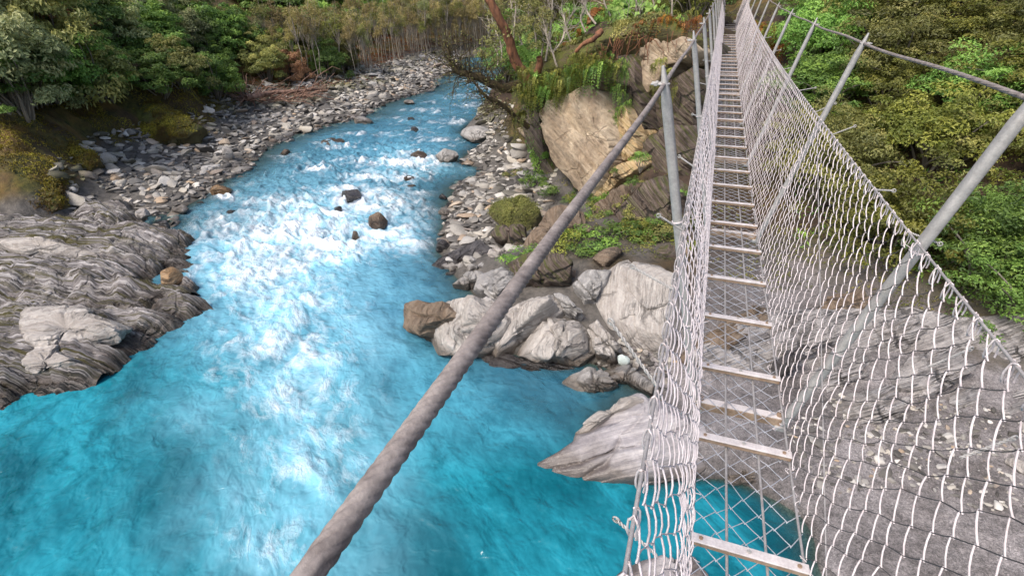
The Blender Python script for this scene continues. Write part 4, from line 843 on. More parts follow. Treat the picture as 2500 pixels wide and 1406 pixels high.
# ------------------------------------------------------------ vegetation
def leaves(c, nrm, L, Wd, rg, tint, droop=0.0):
    """diamond leaves: c centres (N,3), nrm normals (N,3)"""
    N_ = len(c); a = rg.normal(size=(N_, 3)); a -= (a*nrm).sum(1, keepdims=True)*nrm; a /= np.linalg.norm(a, axis=1, keepdims=True)+1e-9
    a[:, 2] -= droop; a /= np.linalg.norm(a, axis=1, keepdims=True); b = np.cross(nrm, a); b /= np.linalg.norm(b, axis=1, keepdims=True)+1e-9
    L = L*rg.uniform(.6, 1.3, (N_, 1)); Wd = Wd*rg.uniform(.7, 1.2, (N_, 1))
    V = np.stack([c-a*L*.5, c+b*Wd*.5+nrm*L*.06, c+a*L*.5-nrm*L*.05, c-b*Wd*.5+nrm*L*.06], 1).reshape(-1, 3)
    return V, np.arange(N_*4).reshape(-1, 4), np.repeat(tint, 4)
def crown(seed, rx, rz, ncl, nl, L, Wd, cr=.34, flat=.55, hollow=.5, zc=0, lay=0.0, top=None):
    rg = np.random.RandomState(seed); V = []; F = []; T = []; n = 0; cen = []
    for i in range(ncl):
        d = rg.normal(size=3); d /= np.linalg.norm(d); d[2] = abs(d[2])*1.0-rg.uniform(.2, .7)*(rg.rand() < .5)
        r = rg.uniform(hollow, 1.02); lump = 1+.3*noise(d[0]*1.8, d[1]*1.8, d[2]*1.8, seed)
        c = d*r*np.array([rx, rx, rz])*lump; c[2] += zc; R = cr*rx*rg.uniform(.55, 1.3); cen.append(c)
        m_ = int(nl*rg.uniform(.6, 1.3)*(R/(cr*rx))); q = rg.normal(size=(m_, 3)); q /= np.linalg.norm(q, axis=1, keepdims=True); q[:, 2] = np.abs(q[:, 2])-.25
        rr = rg.uniform(.55, 1.08, (m_, 1)); p = c+q*rr*R*np.array([1, 1, flat])
        nr = q*.7+np.array([0, 0, .55])+d*.3+rg.normal(size=(m_, 3))*.42; nr /= np.linalg.norm(nr, axis=1, keepdims=True)
        base = rg.uniform(.15, .8); t = np.clip(base+rg.normal(0, .13, m_)+.25*(q[:, 2]-.2), 0, 1)
        v, f, tt = leaves(p, nr, L, Wd, rg, t); V.append(v); F.append(f+n); T.append(tt); n += len(v)
    return np.concatenate(V), np.concatenate(F), np.concatenate(T), np.array(cen)
def limbs(base, tips, r0, rg, bend=.25, seg=7, k=5, rt=.25):
    P = []
    for t in tips:
        q = np.linspace(0, 1, seg)[:, None]; mid = rg.normal(0, bend, 3)*np.linalg.norm(t-base)*.35
        P.append(base+(t-base)*q+mid*np.sin(q*np.pi)+np.array([0, 0, 1.])*np.sin(q*np.pi)*np.linalg.norm(t-base)*.08)
    P = np.array(P); return tubes(P, np.linspace(r0, r0*rt, seg)[None], k)
def shrub_meshes(kind, seed, rx, rz, ncl, nl, L, Wd, zc, r0, bk, **kw):
    V, F, T, cen = crown(seed, rx, rz, ncl, nl, L, Wd, zc=zc, **kw); rg = np.random.RandomState(seed+1)
    idx = rg.permutation(len(cen))[:14]; v, f = limbs(np.array([0, 0, -.3]), cen[idx], r0, rg)
    return {'leaf': (V, F, T), 'stem': mesh_np('stem', v, f, [M[bk]], True)}
def leafme(d, mat, name='crown'):
    V, F, T = d['leaf']; return mesh_np(name, V, F, [M[mat]], False, {'tint': T})
print('veg protos')
PR = {}
for i in range(3):
    PR['bush', i] = shrub_meshes('bush', 400+i, 1.7, 1.9, 95, 115, .15, .065, 1.0, .05, 'bark_grey', cr=.24, flat=.7, hollow=.45)
for i in range(3):
    PR['near', i] = shrub_meshes('near', 410+i, 1.35, 1.25, 120, 105, .078, .034, .75, .04, 'bark_grey', cr=.19, flat=.75, hollow=.35)
PR['small', 0] = shrub_meshes('small', 420, .42, .42, 16, 55, .085, .03, .25, .012, 'bark_pale', cr=.4, flat=.8, hollow=.3)
PR['small', 1] = shrub_meshes('small', 421, .40, .5, 12, 60, .065, .028, .28, .012, 'bark_grey', cr=.4, flat=.9, hollow=.3)
LM = {}
def place_shrub(kind, i, mat, loc, sc, rz, label, cat='shrub', group=None, name='shrub', stem=True):
    key = (kind, i, mat)
    if key not in LM: LM[key] = leafme(PR[kind, i], mat, 'crown')
    o = empty(name, tuple(loc), label, cat, group, rz, sc)
    link('crown', LM[key], o)
    if stem: link('stem', PR[kind, i]['stem'], o)
    return o
rg = np.random.RandomState(21)
def ground(x, y): return float(TZ(np.array([x]), np.array([y]))[0])
LBL = {'leaf_straw': 'straw coloured', 'leaf_dark': 'dark green', 'leaf_bright': 'fresh bright green', 'leaf_olive': 'olive green', 'leaf_grey': 'grey-green', 'leaf_yellow': 'yellow-green', 'leaf_brown': 'pinkish brown'}
# left bank bush: rows following the foot of the bush, rising up the slope
foot = np.array([U(a, b, c)[:2] for a, b, c in [(-260,380,4.2),(-80,310,4),(60,285,3.6),(180,280,3.0),(300,262,2.2),(400,245,2.1),(500,240,1.7),(590,218,1.3),(690,206,1.1),(800,196,1.0),(900,180,1.0)]])
seg = np.r_[0, np.cumsum(np.linalg.norm(np.diff(foot, axis=0), axis=1))]
nb = 0
for row in range(9):
    off = row*2.15+.9; st = 1.9+.12*row; s = rg.uniform(0, 1)
    while s < seg[-1]+row*1.0:
        sc = min(s, seg[-1]); x = np.interp(sc, seg, foot[:, 0]); y = np.interp(sc, seg, foot[:, 1])+(s-sc)
        dx = np.array([-1, .42]); dx /= np.linalg.norm(dx); x += dx[0]*(off+rg.normal(0, .5)); y += dx[1]*off+rg.normal(0, .4)
        z = ground(x, y); fr = s/seg[-1]; qa, qb = PX([x, y, z])
        if qb > np.interp(qa, [-900, -300, 0, 100, 250, 500, 700], [420, 330, 292, 300, 285, 262, 235]): s += st*.5; continue
        r = rg.rand(); mat = 'leaf_dark' if r < .38 else 'leaf_grey' if r < .58 else 'leaf_bright' if r < .76 else 'leaf_olive' if r < .97 else 'leaf_brown'
        if fr < .28 and rg.rand() < .6: mat = 'leaf_grey'
        if fr > .70: mat = 'leaf_olive' if r < .5 else 'leaf_yellow' if r < .75 else 'leaf_dark'
        if fr > .80 and row > 1: s += st; continue
        k = rg.uniform(.62, 1.2)*(1 if row else .75)
        place_shrub('bush', rg.randint(3), mat, (x, y, z-.1), (k*rg.uniform(.85, 1.2), k, k*rg.uniform(.8, 1.25)*(1.0+.1*row)), rg.uniform(0, 6.3),
            ('%s bush %s' % (LBL[mat], 'at the foot of the left bank thicket, above the cobbles' if row == 0 else 'on the slope of the left bank thicket')), 'bush', 'bushes of the left bank thicket', 'bush'); nb += 1
        s += st*rg.uniform(.75, 1.25)
print('left bushes', nb)
place_shrub('bush', 1, 'leaf_brown', U(722, 208, 1.0)-[0, 0, .2], (.62, .62, .95), 1, 'pinkish brown dying bush at the edge of the far left beach', 'bush', None, 'bush')
place_shrub('bush', 0, 'leaf_bright', U(742, 200, 1.0)-[.9, 0, .1], (.6, .6, 1.1), 2, 'tall light green bush right beside the pinkish brown bush', 'bush', None, 'bush')
# slim-trunk forest in the bend
def slim(seed, h):
    rg = np.random.RandomState(seed); P = []; R = []
    q = np.linspace(0, 1, 9); w = np.stack([fbm(q*2, seed, 0, 2, 1)*.35, fbm(q*2, seed+9, 0, 2, 2)*.35, q*h], 1); V, F = tubes(w, np.linspace(.055, .02, 9)[None], 5)
    tips = np.array([[rg.normal(0, .45), rg.normal(0, .45), h*rg.uniform(.65, 1.05)] for _ in range(9)]); v2, f2 = limbs(np.array([w[4, 0], w[4, 1], h*.5]), tips, .022, rg, .1, 5, 4); F = np.r_[F, f2+len(V)]; V = np.r_[V, v2]
    cV, cF, cT, _ = crown(seed, .75, h*.3, 20, 52, .15, .055, cr=.5, flat=1.3, hollow=.2, zc=h*.80)
    return mesh_np('trunk', V, F, [M['bark_pale']], True), (cV, cF, cT)
SL = [slim(500+i, 5.0+.5*i) for i in range(4)]; SLC = {}
ns = 0
cand = []
for i in range(9000):
    x = rg.uniform(-46, 6); y = rg.uniform(28, 66)
    cand.append((x, y))
cand = np.array(cand); cz = TZ(cand[:, 0], cand[:, 1]); ca_, cb_ = PX(np.c_[cand, cz])
lim = np.interp(ca_, [600, 720, 900, 1000, 1090, 1200, 1330], [222, 208, 186, 148, 128, 122, 118])
ok_ = (ca_ > 600) & (ca_ < 1330) & (cb_ < lim) & (cz > .3) & (cz < 8); cand = cand[ok_]; cz = cz[ok_]; lm_ = (lim-cb_)[ok_]
o_ = np.argsort(lm_+rg.uniform(0, 55, len(lm_)))[:285*3]; o_ = rg.permutation(o_)[:285]
for (x, y), z in zip(cand[o_], cz[o_]):
    k = rg.randint(4); mt = rg.choice(['leaf_yellow', 'leaf_straw', 'leaf_olive', 'leaf_grey'], p=[.25, .5, .15, .1])
    if (k, mt) not in SLC: V, F, T = SL[k][1]; SLC[k, mt] = mesh_np('crown', V, F, [M[mt]], False, {'tint': T})
    sc = rg.uniform(.5, .72)*(1+.012*max(0, y-40)); o = empty('slim_tree', (x, y, z-.1), 'slim pale-stemmed young tree with %s top in the dense stand at the river bend' % LBL[mt], 'tree', 'slim trees at the river bend', rg.uniform(0, 6.3), sc)
    link('trunk', SL[k][0], o); link('crown', SLC[k, mt], o); ns += 1
print('slim', ns)
# dark bush beyond
for i in range(210):
    y = rg.uniform(50, 95) if i < 110 else rg.uniform(38, 80); x = rg.uniform(-75, 5) if i < 110 else rg.uniform(-85, -33); z = ground(x, y)
    if z < 2.2: continue
    if i >= 110 and not (100 < PX([x, y, z])[0] < 1000): continue
    mat = rg.choice(['leaf_dark', 'leaf_olive', 'leaf_bright', 'leaf_yellow'], p=[.35, .3, .2, .15]); k = rg.uniform(1.4, 2.2)
    place_shrub('bush', rg.randint(3), mat, (x, y, z-.3), k, rg.uniform(0, 6.3), '%s tree on the valley slope behind the slim trees' % LBL[mat], 'tree', 'trees on the slope behind the bend', 'tree')
# right hillside
nr = 0
for iy in range(14):
    for ix in range(15):
        x = 2.6+ix*1.35+rg.normal(0, .35); y = 10.2+iy*1.45+rg.normal(0, .3)
        if x < 3.4+.0*y and y < 13.5: continue
        if (y < 12.0 and x < 4.6) or (y < 10.7 and x < 6.2): continue
        z = ground(x, y)
        if z > 14: continue
        a, b = PX([x, y, z+1])
        if a < 1840 or a > 2750: continue
        if 1840 < a < 1990 and b < 110 and y > 20: continue
        r = rg.rand(); mat = 'leaf_olive' if r < .34 else 'leaf_bright' if r < .56 else 'leaf_dark' if r < .72 else 'leaf_yellow' if r < .90 else 'leaf_grey'
        k = rg.uniform(.7, 1.15)*(1+.025*max(0, y-12))
        place_shrub('near', rg.randint(3), mat, (x, y, z-.25), (k, k, k*rg.uniform(.75, 1.2)), rg.uniform(0, 6.3), '%s shrub on the steep right hillside%s' % (LBL[mat], ', low down above the slabs' if z < 3 else ', higher up'), 'shrub', 'shrubs on the right hillside'); nr += 1
print('right shrubs', nr)
# plateau behind the cliff top
for i in range(90):
    x = rg.uniform(-14, 2.5); y = rg.uniform(23.5, 46); z = ground(x, y)
    a, b = PX([x, y, z+.6])
    if a < 1235 or a > 1905 or z < 1.8: continue
    if abs(x+.5) < 1.0 and y < 30: continue
    mat = rg.choice(['leaf_dark', 'leaf_bright', 'leaf_olive', 'leaf_yellow'], p=[.25, .3, .25, .2]); k = rg.uniform(.8, 1.5)
    place_shrub('near', rg.randint(3), mat, (x, y, z-.2), k, rg.uniform(0, 6.3), '%s shrub in the bush behind the cliff top' % LBL[mat], 'shrub', 'shrubs behind the cliff top')
# small shrubs on the cliff slope (own labels)
sm = [(1445,560,13.0,1.1,'leaf_olive','olive twiggy shrub on the slope behind the thick cable'),(1480,540,13.2,.9,'leaf_dark','dark feathery shrub right of the thick cable'),(1595,585,11.9,.95,'leaf_bright','light green bushy shrub beside the nearest left post'),
 (1600,550,12.1,.6,'leaf_bright','small upright green shrub above the bushy one by the post'),(1325,600,11.7,.8,'leaf_yellow','yellow-green spiky shrub left of the thick cable'),(1565,395,13.6,.7,'leaf_bright','bright little plant on the dark column base'),
 (1545,450,13.2,.5,'leaf_bright','small green tuft below the cream cliff ledge'),(1390,490,13.6,.5,'leaf_yellow','yellow-green tuft at the cliff foot'),(1300,450,15.5,1.1,'leaf_dark','dark green shrub in the shade under the cliff'),
 (1340,480,14.8,1.1,'leaf_dark','dark leafy shrub below the cream face'),(1255,440,17,1.0,'leaf_olive','olive bush on the right cobble bar'),(1290,520,14.2,.9,'leaf_olive','low mossy bush behind the mossy boulder'),
 (1380,600,12.2,.9,'leaf_olive','olive scrub just left of the thick cable'),(1420,620,11.8,.7,'leaf_dark','dark scrub over the soily rock'),(1510,215,16.0,.5,'leaf_dark','dark green plant growing in the cliff crack'),
 (1660,480,13,.5,'leaf_bright','little green plant right behind the nearest left post'),(1500,420,14.2,.35,'leaf_bright','tiny green plant on the ochre ledge'),(1240,380,19.5,.8,'leaf_olive','brown-green bush at the back of the right cobble bar'),
 (1540,520,12.7,.6,'leaf_olive','thin olive plant on the dark fissured rock'),(1350,650,11,.5,'leaf_yellow','yellow moss tuft on the slope foot'),(1200,715,9.2,.3,'leaf_yellow','small yellow plant on the grey block')]
for i, (a, b, Yd, k, mt, lb) in enumerate(sm): place_shrub('small', i % 2, mt, D(a, b, Yd)-[0, 0, .15*k], (k, k, k), i*1.3, lb, 'plant', None, 'shrub')
# rocks and scrub scattered on the soil slope under and beside the bridge
rs_ = np.random.RandomState(77); nsl = 0
for i in range(26):
    a = rs_.uniform(1290, 1700); b = rs_.uniform(480, 700); g = GH(a, b)
    if g[2] < .5: continue
    V, F = ICO[4]; V = cuts(V, 0, 8, 700+i, .5, .85); V = rock_noise(V, 0, 1, .06, 700+i, (.5, -.2, .8), .06, 3); w = rs_.uniform(.25, .75)
    o = link('slope_rock', mesh_np('slope_rock', V*[w*.6, w*.45, w*.35], F, [M['soilrock' if i % 3 else 'brown']], True, None, None, rad(35)), None, g); o.rotation_euler = (rs_.normal(0, .3), rs_.normal(.3, .3), rs_.uniform(0, 3))
    tag(o, 'dark brown stone half buried in the soil slope left of the bridge', 'rock', 'stones in the soil slope'); nsl += 1
for i in range(46):
    a = rs_.uniform(1280, 1690); b = rs_.uniform(430, 690)
    if 1440 < a and b > 640: continue
    g = GH(a, b); k = rs_.uniform(.5, 1.15); mt = rs_.choice(['leaf_dark', 'leaf_olive', 'leaf_yellow', 'leaf_bright'], p=[.35, .4, .15, .1])
    if g[2] < .45: continue
    place_shrub('small', i % 2, mt, g-[0, 0, .1], (k*1.2, k*1.2, k*.8), i, 'low %s scrub on the soil slope between the cliff and the big slabs' % LBL[mt], 'plant', 'low scrub on the soil slope', 'shrub')
def moss_on(o, n_, L, mats, seed, zmin=-.1, name='moss'):
    rg = np.random.RandomState(seed); me = o.data; nv = len(me.vertices); co = np.empty(nv*3, np.float32); no = np.empty(nv*3, np.float32); me.vertices.foreach_get('co', co); me.vertices.foreach_get('normal', no); co = co.reshape(-1, 3); no = no.reshape(-1, 3)
    k = np.where((no[:, 2] > zmin) & (fbm(co[:, 0]*.8, co[:, 1]*.8, co[:, 2]*.8, 3, seed) > -.18))[0]; k = rg.choice(k, n_); c = co[k]+rg.normal(0, .04, (n_, 3)); nr = no[k]+rg.normal(0, .45, (n_, 3)); nr /= np.linalg.norm(nr, axis=1, keepdims=True)
    V, F, T = leaves(c+no[k]*L*.2, nr, L, L*.35, rg, np.clip(.45+fbm(c[:, 0]*1.1, c[:, 1]*1.1, c[:, 2]*1.1, 3, seed)*1.3+rg.normal(0, .15, n_), 0, 1), .6)
    link(name, mesh_np(name, V, F, [M[mats]], False, {'tint': T}), o)
for o in list(C.objects):
    if o.name.startswith('earth_bank'): moss_on(o, 9000, .09, 'moss_leaf', 3)
    elif o.name.startswith('cliff_rock') and 'soil cap' in o.get('label', ''): moss_on(o, 9000, .10, 'leaf_olive', 5)
    elif 'mossy olive' in o.get('label', '') or 'dark earthy core' in o.get('label', ''): moss_on(o, 3000, .06, 'leaf_olive', 6)
    elif 'shadowed dark overhang' in o.get('label', ''): moss_on(o, 2500, .1, 'leaf_dark', 7, -1)
# ferns
def fern(seed, n=13, L=.6, droop=.7, w=.06):
    rg = np.random.RandomState(seed); V = []; F = []; T = []; c = 0
    for i in range(n):
        a = rg.uniform(0, 6.28); l = L*rg.uniform(.6, 1.2); q = np.linspace(0, 1, 9); up = rg.uniform(.1, .5)
        P = np.stack([np.cos(a)*l*q*.75, np.sin(a)*l*q*.75, l*(up*q-droop*q**2)], 1); t = np.gradient(P, axis=0); t /= np.linalg.norm(t, axis=1, keepdims=True); s = np.cross(t, [0, 0, 1.]); s /= np.linalg.norm(s, axis=1, keepdims=True)
        tt = rg.uniform(.2, 1)
        for j in range(1, 9):
            for sd in (-1, 1):
                ww = w*(1.5-abs(j/8-.4)*1.6)*rg.uniform(.8, 1.2); b = P[j]; tip = b+s[j]*sd*ww*1.5+t[j]*ww*.5-[0, 0, ww*.4]; h = t[j]*l*.045
                V += [b-h, tip-h*.4, tip+h*.4, b+h]; F.append([c, c+1, c+2, c+3]); T += [tt]*4; c += 4
    return np.array(V), np.array(F), np.array(T)
FN = {}
for i in range(2):
    V, F, T = fern(600+i)
    for mt in ('leaf_yellow', 'leaf_bright', 'leaf_dark', 'leaf_orange'): FN[i, mt] = mesh_np('fern', V, F, [M[mt]], False, {'tint': T})
def hanging(seed, n=11, L=.5):
    rg = np.random.RandomState(seed); V = []; F = []; T = []; c = 0
    for i in range(n):
        a = rg.uniform(0, 6.28); l = L*rg.uniform(.5, 1.25); q = np.linspace(0, 1, 15); ou = rg.uniform(.25, .6)
        P = np.stack([np.cos(a)*l*ou*q**.7, np.sin(a)*l*ou*q**.7, l*(rg.uniform(.1, .45)*q-1.15*q**2)], 1)+np.r_[rg.normal(0, .10, 2), rg.normal(0, .05)]; t = np.gradient(P, axis=0); t /= np.linalg.norm(t, axis=1, keepdims=True); s = np.cross(t, [np.cos(a), np.sin(a), .3]); s /= np.linalg.norm(s, axis=1, keepdims=True)
        tt = rg.uniform(.05, 1)
        for j in range(1, 15):
            for sd in (-1, 1):
                ww = .075*L*2*(1-abs(j/14-.35)*1.1)*rg.uniform(.7, 1.2); b = P[j]; tip = b+s[j]*sd*ww+t[j]*ww*.45+rg.normal(0, .006, 3); h = t[j]*l*.022
                V += [b-h, b+(tip-b)*.5-h*1.2, tip, b+(tip-b)*.5+h*1.2]; F.append([c, c+1, c+2, c+3]); T += [min(1, max(0, tt+rg.normal(0, .1)))]*4; c += 4
    return np.array(V), np.array(F), np.array(T)
V, F, T = hanging(610)
for mt in ('leaf_yellow', 'leaf_bright', 'leaf_dark', 'leaf_orange'): FN[2, mt] = mesh_np('fern', V, F, [M[mt]], False, {'tint': T})
def put_fern(a, b, Yd, k, mt, lb, i=0, grp=None):
    o = link('fern', FN[i, mt], None, D(a, b, Yd)); o.scale = (k, k, k); o.rotation_euler = (0, 0, a*.7+b); tag(o, lb, 'fern', grp)
fr = []
for j in range(48):
    a = 1256+rg.uniform(0, 150); b = 165+rg.uniform(0, 125)*(1-(a-1256)/200); fr.append((a, b, 14.9+rg.uniform(0, 1.3), rg.uniform(.8, 1.35), rg.choice(['leaf_yellow', 'leaf_yellow', 'leaf_bright']), 'yellow-green hanging fern in the curtain left of the cream cliff', 2, 'ferns hanging left of the cliff'))
for j in range(10):
    fr.append((1392+j*7, 136+rg.uniform(-8, 10), 15.3, rg.uniform(.6, .9), 'leaf_yellow', 'small yellow fern drooping from the soil lip above the cream face', 2, 'ferns on the lip above the cream face'))
for j in range(12):
    fr.append((1590+rg.uniform(0, 60), 120+rg.uniform(0, 130), 15.7, rg.uniform(.5, .85), 'leaf_yellow', 'yellow fern hanging on the cliff left of the bridge posts', 2, 'ferns beside the posts'))
for j in range(26):
    a = 1240+rg.uniform(0, 460); fr.append((a, rg.uniform(25, 120) if a < 1450 else rg.uniform(15, 50), 18+rg.uniform(0, 3), rg.uniform(.9, 1.7), rg.choice(['leaf_bright', 'leaf_yellow', 'leaf_dark', 'leaf_orange'], p=[.35, .3, .2, .15]), 'bushy fern on the cliff top left of the bridge', 2 if rg.rand() < .5 else rg.randint(2), 'ferns on the cliff top'))
for j in range(7):
    fr.append((1560+j*22+rg.uniform(-5, 5), 48+rg.uniform(-8, 14), 16.6, rg.uniform(.7, 1.1), 'leaf_orange', 'dry orange fern on the rim of the soil cap', 2, 'dry ferns on the rim'))
for j in range(12):
    fr.append((1845+rg.uniform(0, 75), rg.uniform(55, 110), 19+rg.uniform(0, 3), rg.uniform(1.1, 1.6), rg.choice(['leaf_orange', 'leaf_yellow']), 'dry grassy fern clump right of the far end of the bridge', 2, 'dry clumps right of the bridge end'))
for j in range(16):
    fr.append((1500+rg.uniform(-12, 30), 130+j*13, 15.2, rg.uniform(.6, 1.0), rg.choice(['leaf_dark', 'leaf_dark', 'leaf_bright']), 'dark fern in the deep crevice right of the cream face', 2, 'ferns in the cliff crevice'))
for j in range(16):
    fr.append((1395+j*7, 175-(j*2.2)+rg.uniform(-10, 14), 14.8, rg.uniform(.8, 1.3), rg.choice(['leaf_dark', 'leaf_yellow', 'leaf_dark']), 'fern draping over the top edge of the cream face', 2, 'ferns over the top edge of the cream face'))
for f in fr: put_fern(*f[:5], f[5], f[6], f[7])
# broad pale leaves near the top of the cliff
rgx = np.random.RandomState(4)
for (a, b, lb) in ((1530, 20, 'broad-leaved light green plant at the top of the cliff, left one'), (1560, 8, 'broad-leaved light green plant at the very top edge')):
    c = rgx.normal(0, .28, (22, 3)); nr_ = rgx.normal(0, .4, (22, 3))+[-.3, -.8, .6]; nr_ /= np.linalg.norm(nr_, axis=1, keepdims=True); V, F, T = leaves(c, nr_, .2, .17, rgx, rgx.uniform(.6, 1, 22)); V2, F2 = limbs(np.array([0, 0, -.7]), c[:8], .012, rgx)
    o = empty('broadleaf_plant', D(a, b, 17.5).tolist(), lb, 'plant'); link('leaves', mesh_np('leaves', V, F, [M['leaf_bright']], False, {'tint': T}), o); link('stem', mesh_np('stem', V2, F2, [M['bark_pale']]), o)

def curve(pts, n=40):
    P = np.array(pts); t = np.linspace(0, len(P)-1, n); o = []
    for u in t:
        i = min(int(u), len(P)-2); f = u-i; p0, p1, p2, p3 = P[max(i-1, 0)], P[i], P[i+1], P[min(i+2, len(P)-1)]
        o.append(.5*((2*p1)+(-p0+p2)*f+(2*p0-5*p1+4*p2-p3)*f*f+(-p0+3*p1-3*p2+p3)*f**3))
    return np.array(o)
def rough_tube(P, R, k, seed, amp=.15):
    V, F = tubes(P, R, k); c = np.repeat(P, k, 0); d = V-c; return c+d*(1+amp*2*fbm(V[:, 0]*5, V[:, 1]*5, V[:, 2]*5, 3, seed))[:, None], F
# leaning red-barked tree on the cliff corner
tr = empty('leaning_tree', D(1290, 215, 15.8).tolist(), 'old leaning tree with peeling red-brown bark on the left corner of the cliff', 'tree'); o0 = D(1290, 215, 15.8)
Pt = curve([D(1300, 240, 15.9), D(1288, 195, 15.7), D(1258, 150, 15.5), D(1240, 90, 15.3), D(1215, 40, 15.1), D(1190, -10, 15.0), D(1170, -60, 14.9)], 50)
V, F = rough_tube(Pt, np.linspace(.17, .10, 50)[None], 16, 3); link('trunk', mesh_np('trunk', V-o0, F, [M['bark_red']]), tr)
V, F = rough_tube(curve([D(1268, 210, 15.6), D(1225, 215, 15.0), D(1180, 195, 14.5), D(1140, 182, 14.2), D(1112, 172, 14.0), D(1098, 150, 13.9), D(1095, 115, 13.9)], 50), np.linspace(.17, .03, 50)[None], 12, 5, .25); link('branch', mesh_np('branch', V-o0, F, [M['bark_dark']]), tr)
V, F = rough_tube(curve([D(1296, 235, 15.9), D(1305, 195, 15.6), D(1318, 160, 15.5), D(1316, 140, 15.4)], 30), np.linspace(.14, .07, 30)[None], 12, 6); link('branch', mesh_np('branch', V-o0, F, [M['bark_red']]), tr)
V, F = rough_tube(curve([D(1150, 190, 14.2), D(1185, 235, 14.3), D(1225, 255, 14.7), D(1262, 290, 15.2), D(1290, 310, 15.6)], 40), np.linspace(.03, .09, 40)[None], 8, 8, .25); link('branch', mesh_np('branch', V-o0, F, [M['bark_dark']]), tr)
# bare twigs: each sub-branch bundle is one part
rgt = np.random.RandomState(9); Tw = []
def twigs(start, dirv, n, L, spread, rg, r=.008):
    out = []
    for i in range(n):
        d = np.array(dirv)+rg.normal(0, spread, 3); d /= np.linalg.norm(d); l = L*rg.uniform(.4, 1.2); q = np.linspace(0, 1, 7)[:, None]
        out.append(start+d*l*q+rg.normal(0, .08, 3)*l*np.sin(q*3)+rg.normal(0, .03, (7, 3))*l)
    return out
bp_ = curve([D(1225, 215, 15.0), D(1180, 195, 14.5), D(1140, 182, 14.2), D(1112, 172, 14.0), D(1095, 120, 13.9)], 26)
for p in bp_: Tw += twigs(p, (-.2, -.1, .6), 5, 1.1, .6, rgt)
for p in curve([D(1150, 190, 14.2), D(1185, 235, 14.3), D(1225, 255, 14.7), D(1262, 290, 15.2)], 18): Tw += twigs(p, (-.4, -.2, -.1), 4, .7, .6, rgt)
sec = []
for p in Tw[::2]: sec += twigs(p[4], p[-1]-p[0], 2, .45, .5, rgt)
V, F = tubes(np.array(Tw), np.linspace(.013, .004, 7)[None], 4); V2, F2 = tubes(np.array(sec), np.linspace(.007, .003, 7)[None], 4)
link('twigs', mesh_np('twigs', np.r_[V, V2]-o0, np.r_[F, F2+len(V)], [M['bark_dark']]), tr)
# sparse leaves on the twigs
pts = np.array([p[rgt.randint(3, 7)] for p in Tw+sec for _ in range(3)]); pts = pts+rgt.normal(0, .08, pts.shape); nr_ = rgt.normal(size=pts.shape)+[0, 0, .8]; nr_ /= np.linalg.norm(nr_, axis=1, keepdims=True)
V, F, T = leaves(pts, nr_, .07, .03, rgt, rgt.uniform(0, 1, len(pts))); link('foliage', mesh_np('foliage', V-o0, F, [M['leaf_olive']], False, {'tint': T}), tr)
cl_ = []; ct_ = []; cf_ = []; nn_ = 0; rgc = np.random.RandomState(12)
for i in range(34):
    a = rgc.uniform(1175, 1345); b = rgc.uniform(-30, 150)-(a-1175)*.1; c = D(a, b, rgc.uniform(15.2, 18)); R_ = rgc.uniform(.25, .55); q = rgc.normal(size=(110, 3)); q /= np.linalg.norm(q, axis=1, keepdims=True); nr_ = q*.5+[0, -.2, .6]+rgc.normal(0, .4, (110, 3)); nr_ /= np.linalg.norm(nr_, axis=1, keepdims=True)
    V, F, T = leaves(c+q*R_*rgc.uniform(.3, 1, (110, 1))*[1, 1, .6], nr_, .11, .045, rgc, np.clip(rgc.uniform(.2, .8)+rgc.normal(0, .15, 110), 0, 1)); cl_.append(V); cf_.append(F+nn_); nn_ += len(V); ct_.append(T)
link('crown', mesh_np('crown', np.concatenate(cl_)-o0, np.concatenate(cf_), [M['leaf_olive']], False, {'tint': np.concatenate(ct_)}), tr)
# slim pale stems on the cliff top
stems = [(1250,130,1262,-60,17),(1322,140,1328,-40,17),(1332,150,1345,-60,16.6),(1360,165,1330,60,16.2),(1275,110,1240,-40,18),(1400,120,1370,20,17),(1455,60,1405,-30,17.5),(1490,40,1480,-60,18.5),(1555,50,1565,-50,18),(1640,40,1650,-50,19),(1225,150,1205,20,19),(1215,160,1195,60,20),(1350,130,1400,30,16.8),(1430,80,1425,-30,18),(1600,45,1585,-40,20),(1310,120,1290,20,18)]
for i, (a, b, c, d, Yd) in enumerate(stems):
    p, q = D(a, b, Yd), D(c, d, Yd+.3); L = np.linalg.norm(q-p); P = curve([p, p+(q-p)*.35+rgt.normal(0, .05, 3)*L, p+(q-p)*.7+rgt.normal(0, .04, 3)*L, q], 20)
    o = empty('bare_sapling', p.tolist(), 'thin pale bare stem on the cliff top, %s' % (['just right of the leaning tree', 'in the middle of the cliff top', 'towards the bridge end'][0 if a < 1300 else 1 if a < 1460 else 2]), 'sapling', 'bare pale stems on the cliff top')
    V, F = tubes(P, np.linspace(.035, .015, 20)[None], 6); link('trunk', mesh_np('trunk', V-p, F, [M['bark_pale']]), o)
    tw = []
    for k in range(5, 20, 2): tw += twigs(P[k], (q-p)/L, 3, .55, .55, rgt)
    V, F = tubes(np.array(tw), np.linspace(.01, .004, 7)[None], 4); link('twigs', mesh_np('twigs', V-p, F, [M['bark_pale']]), o)
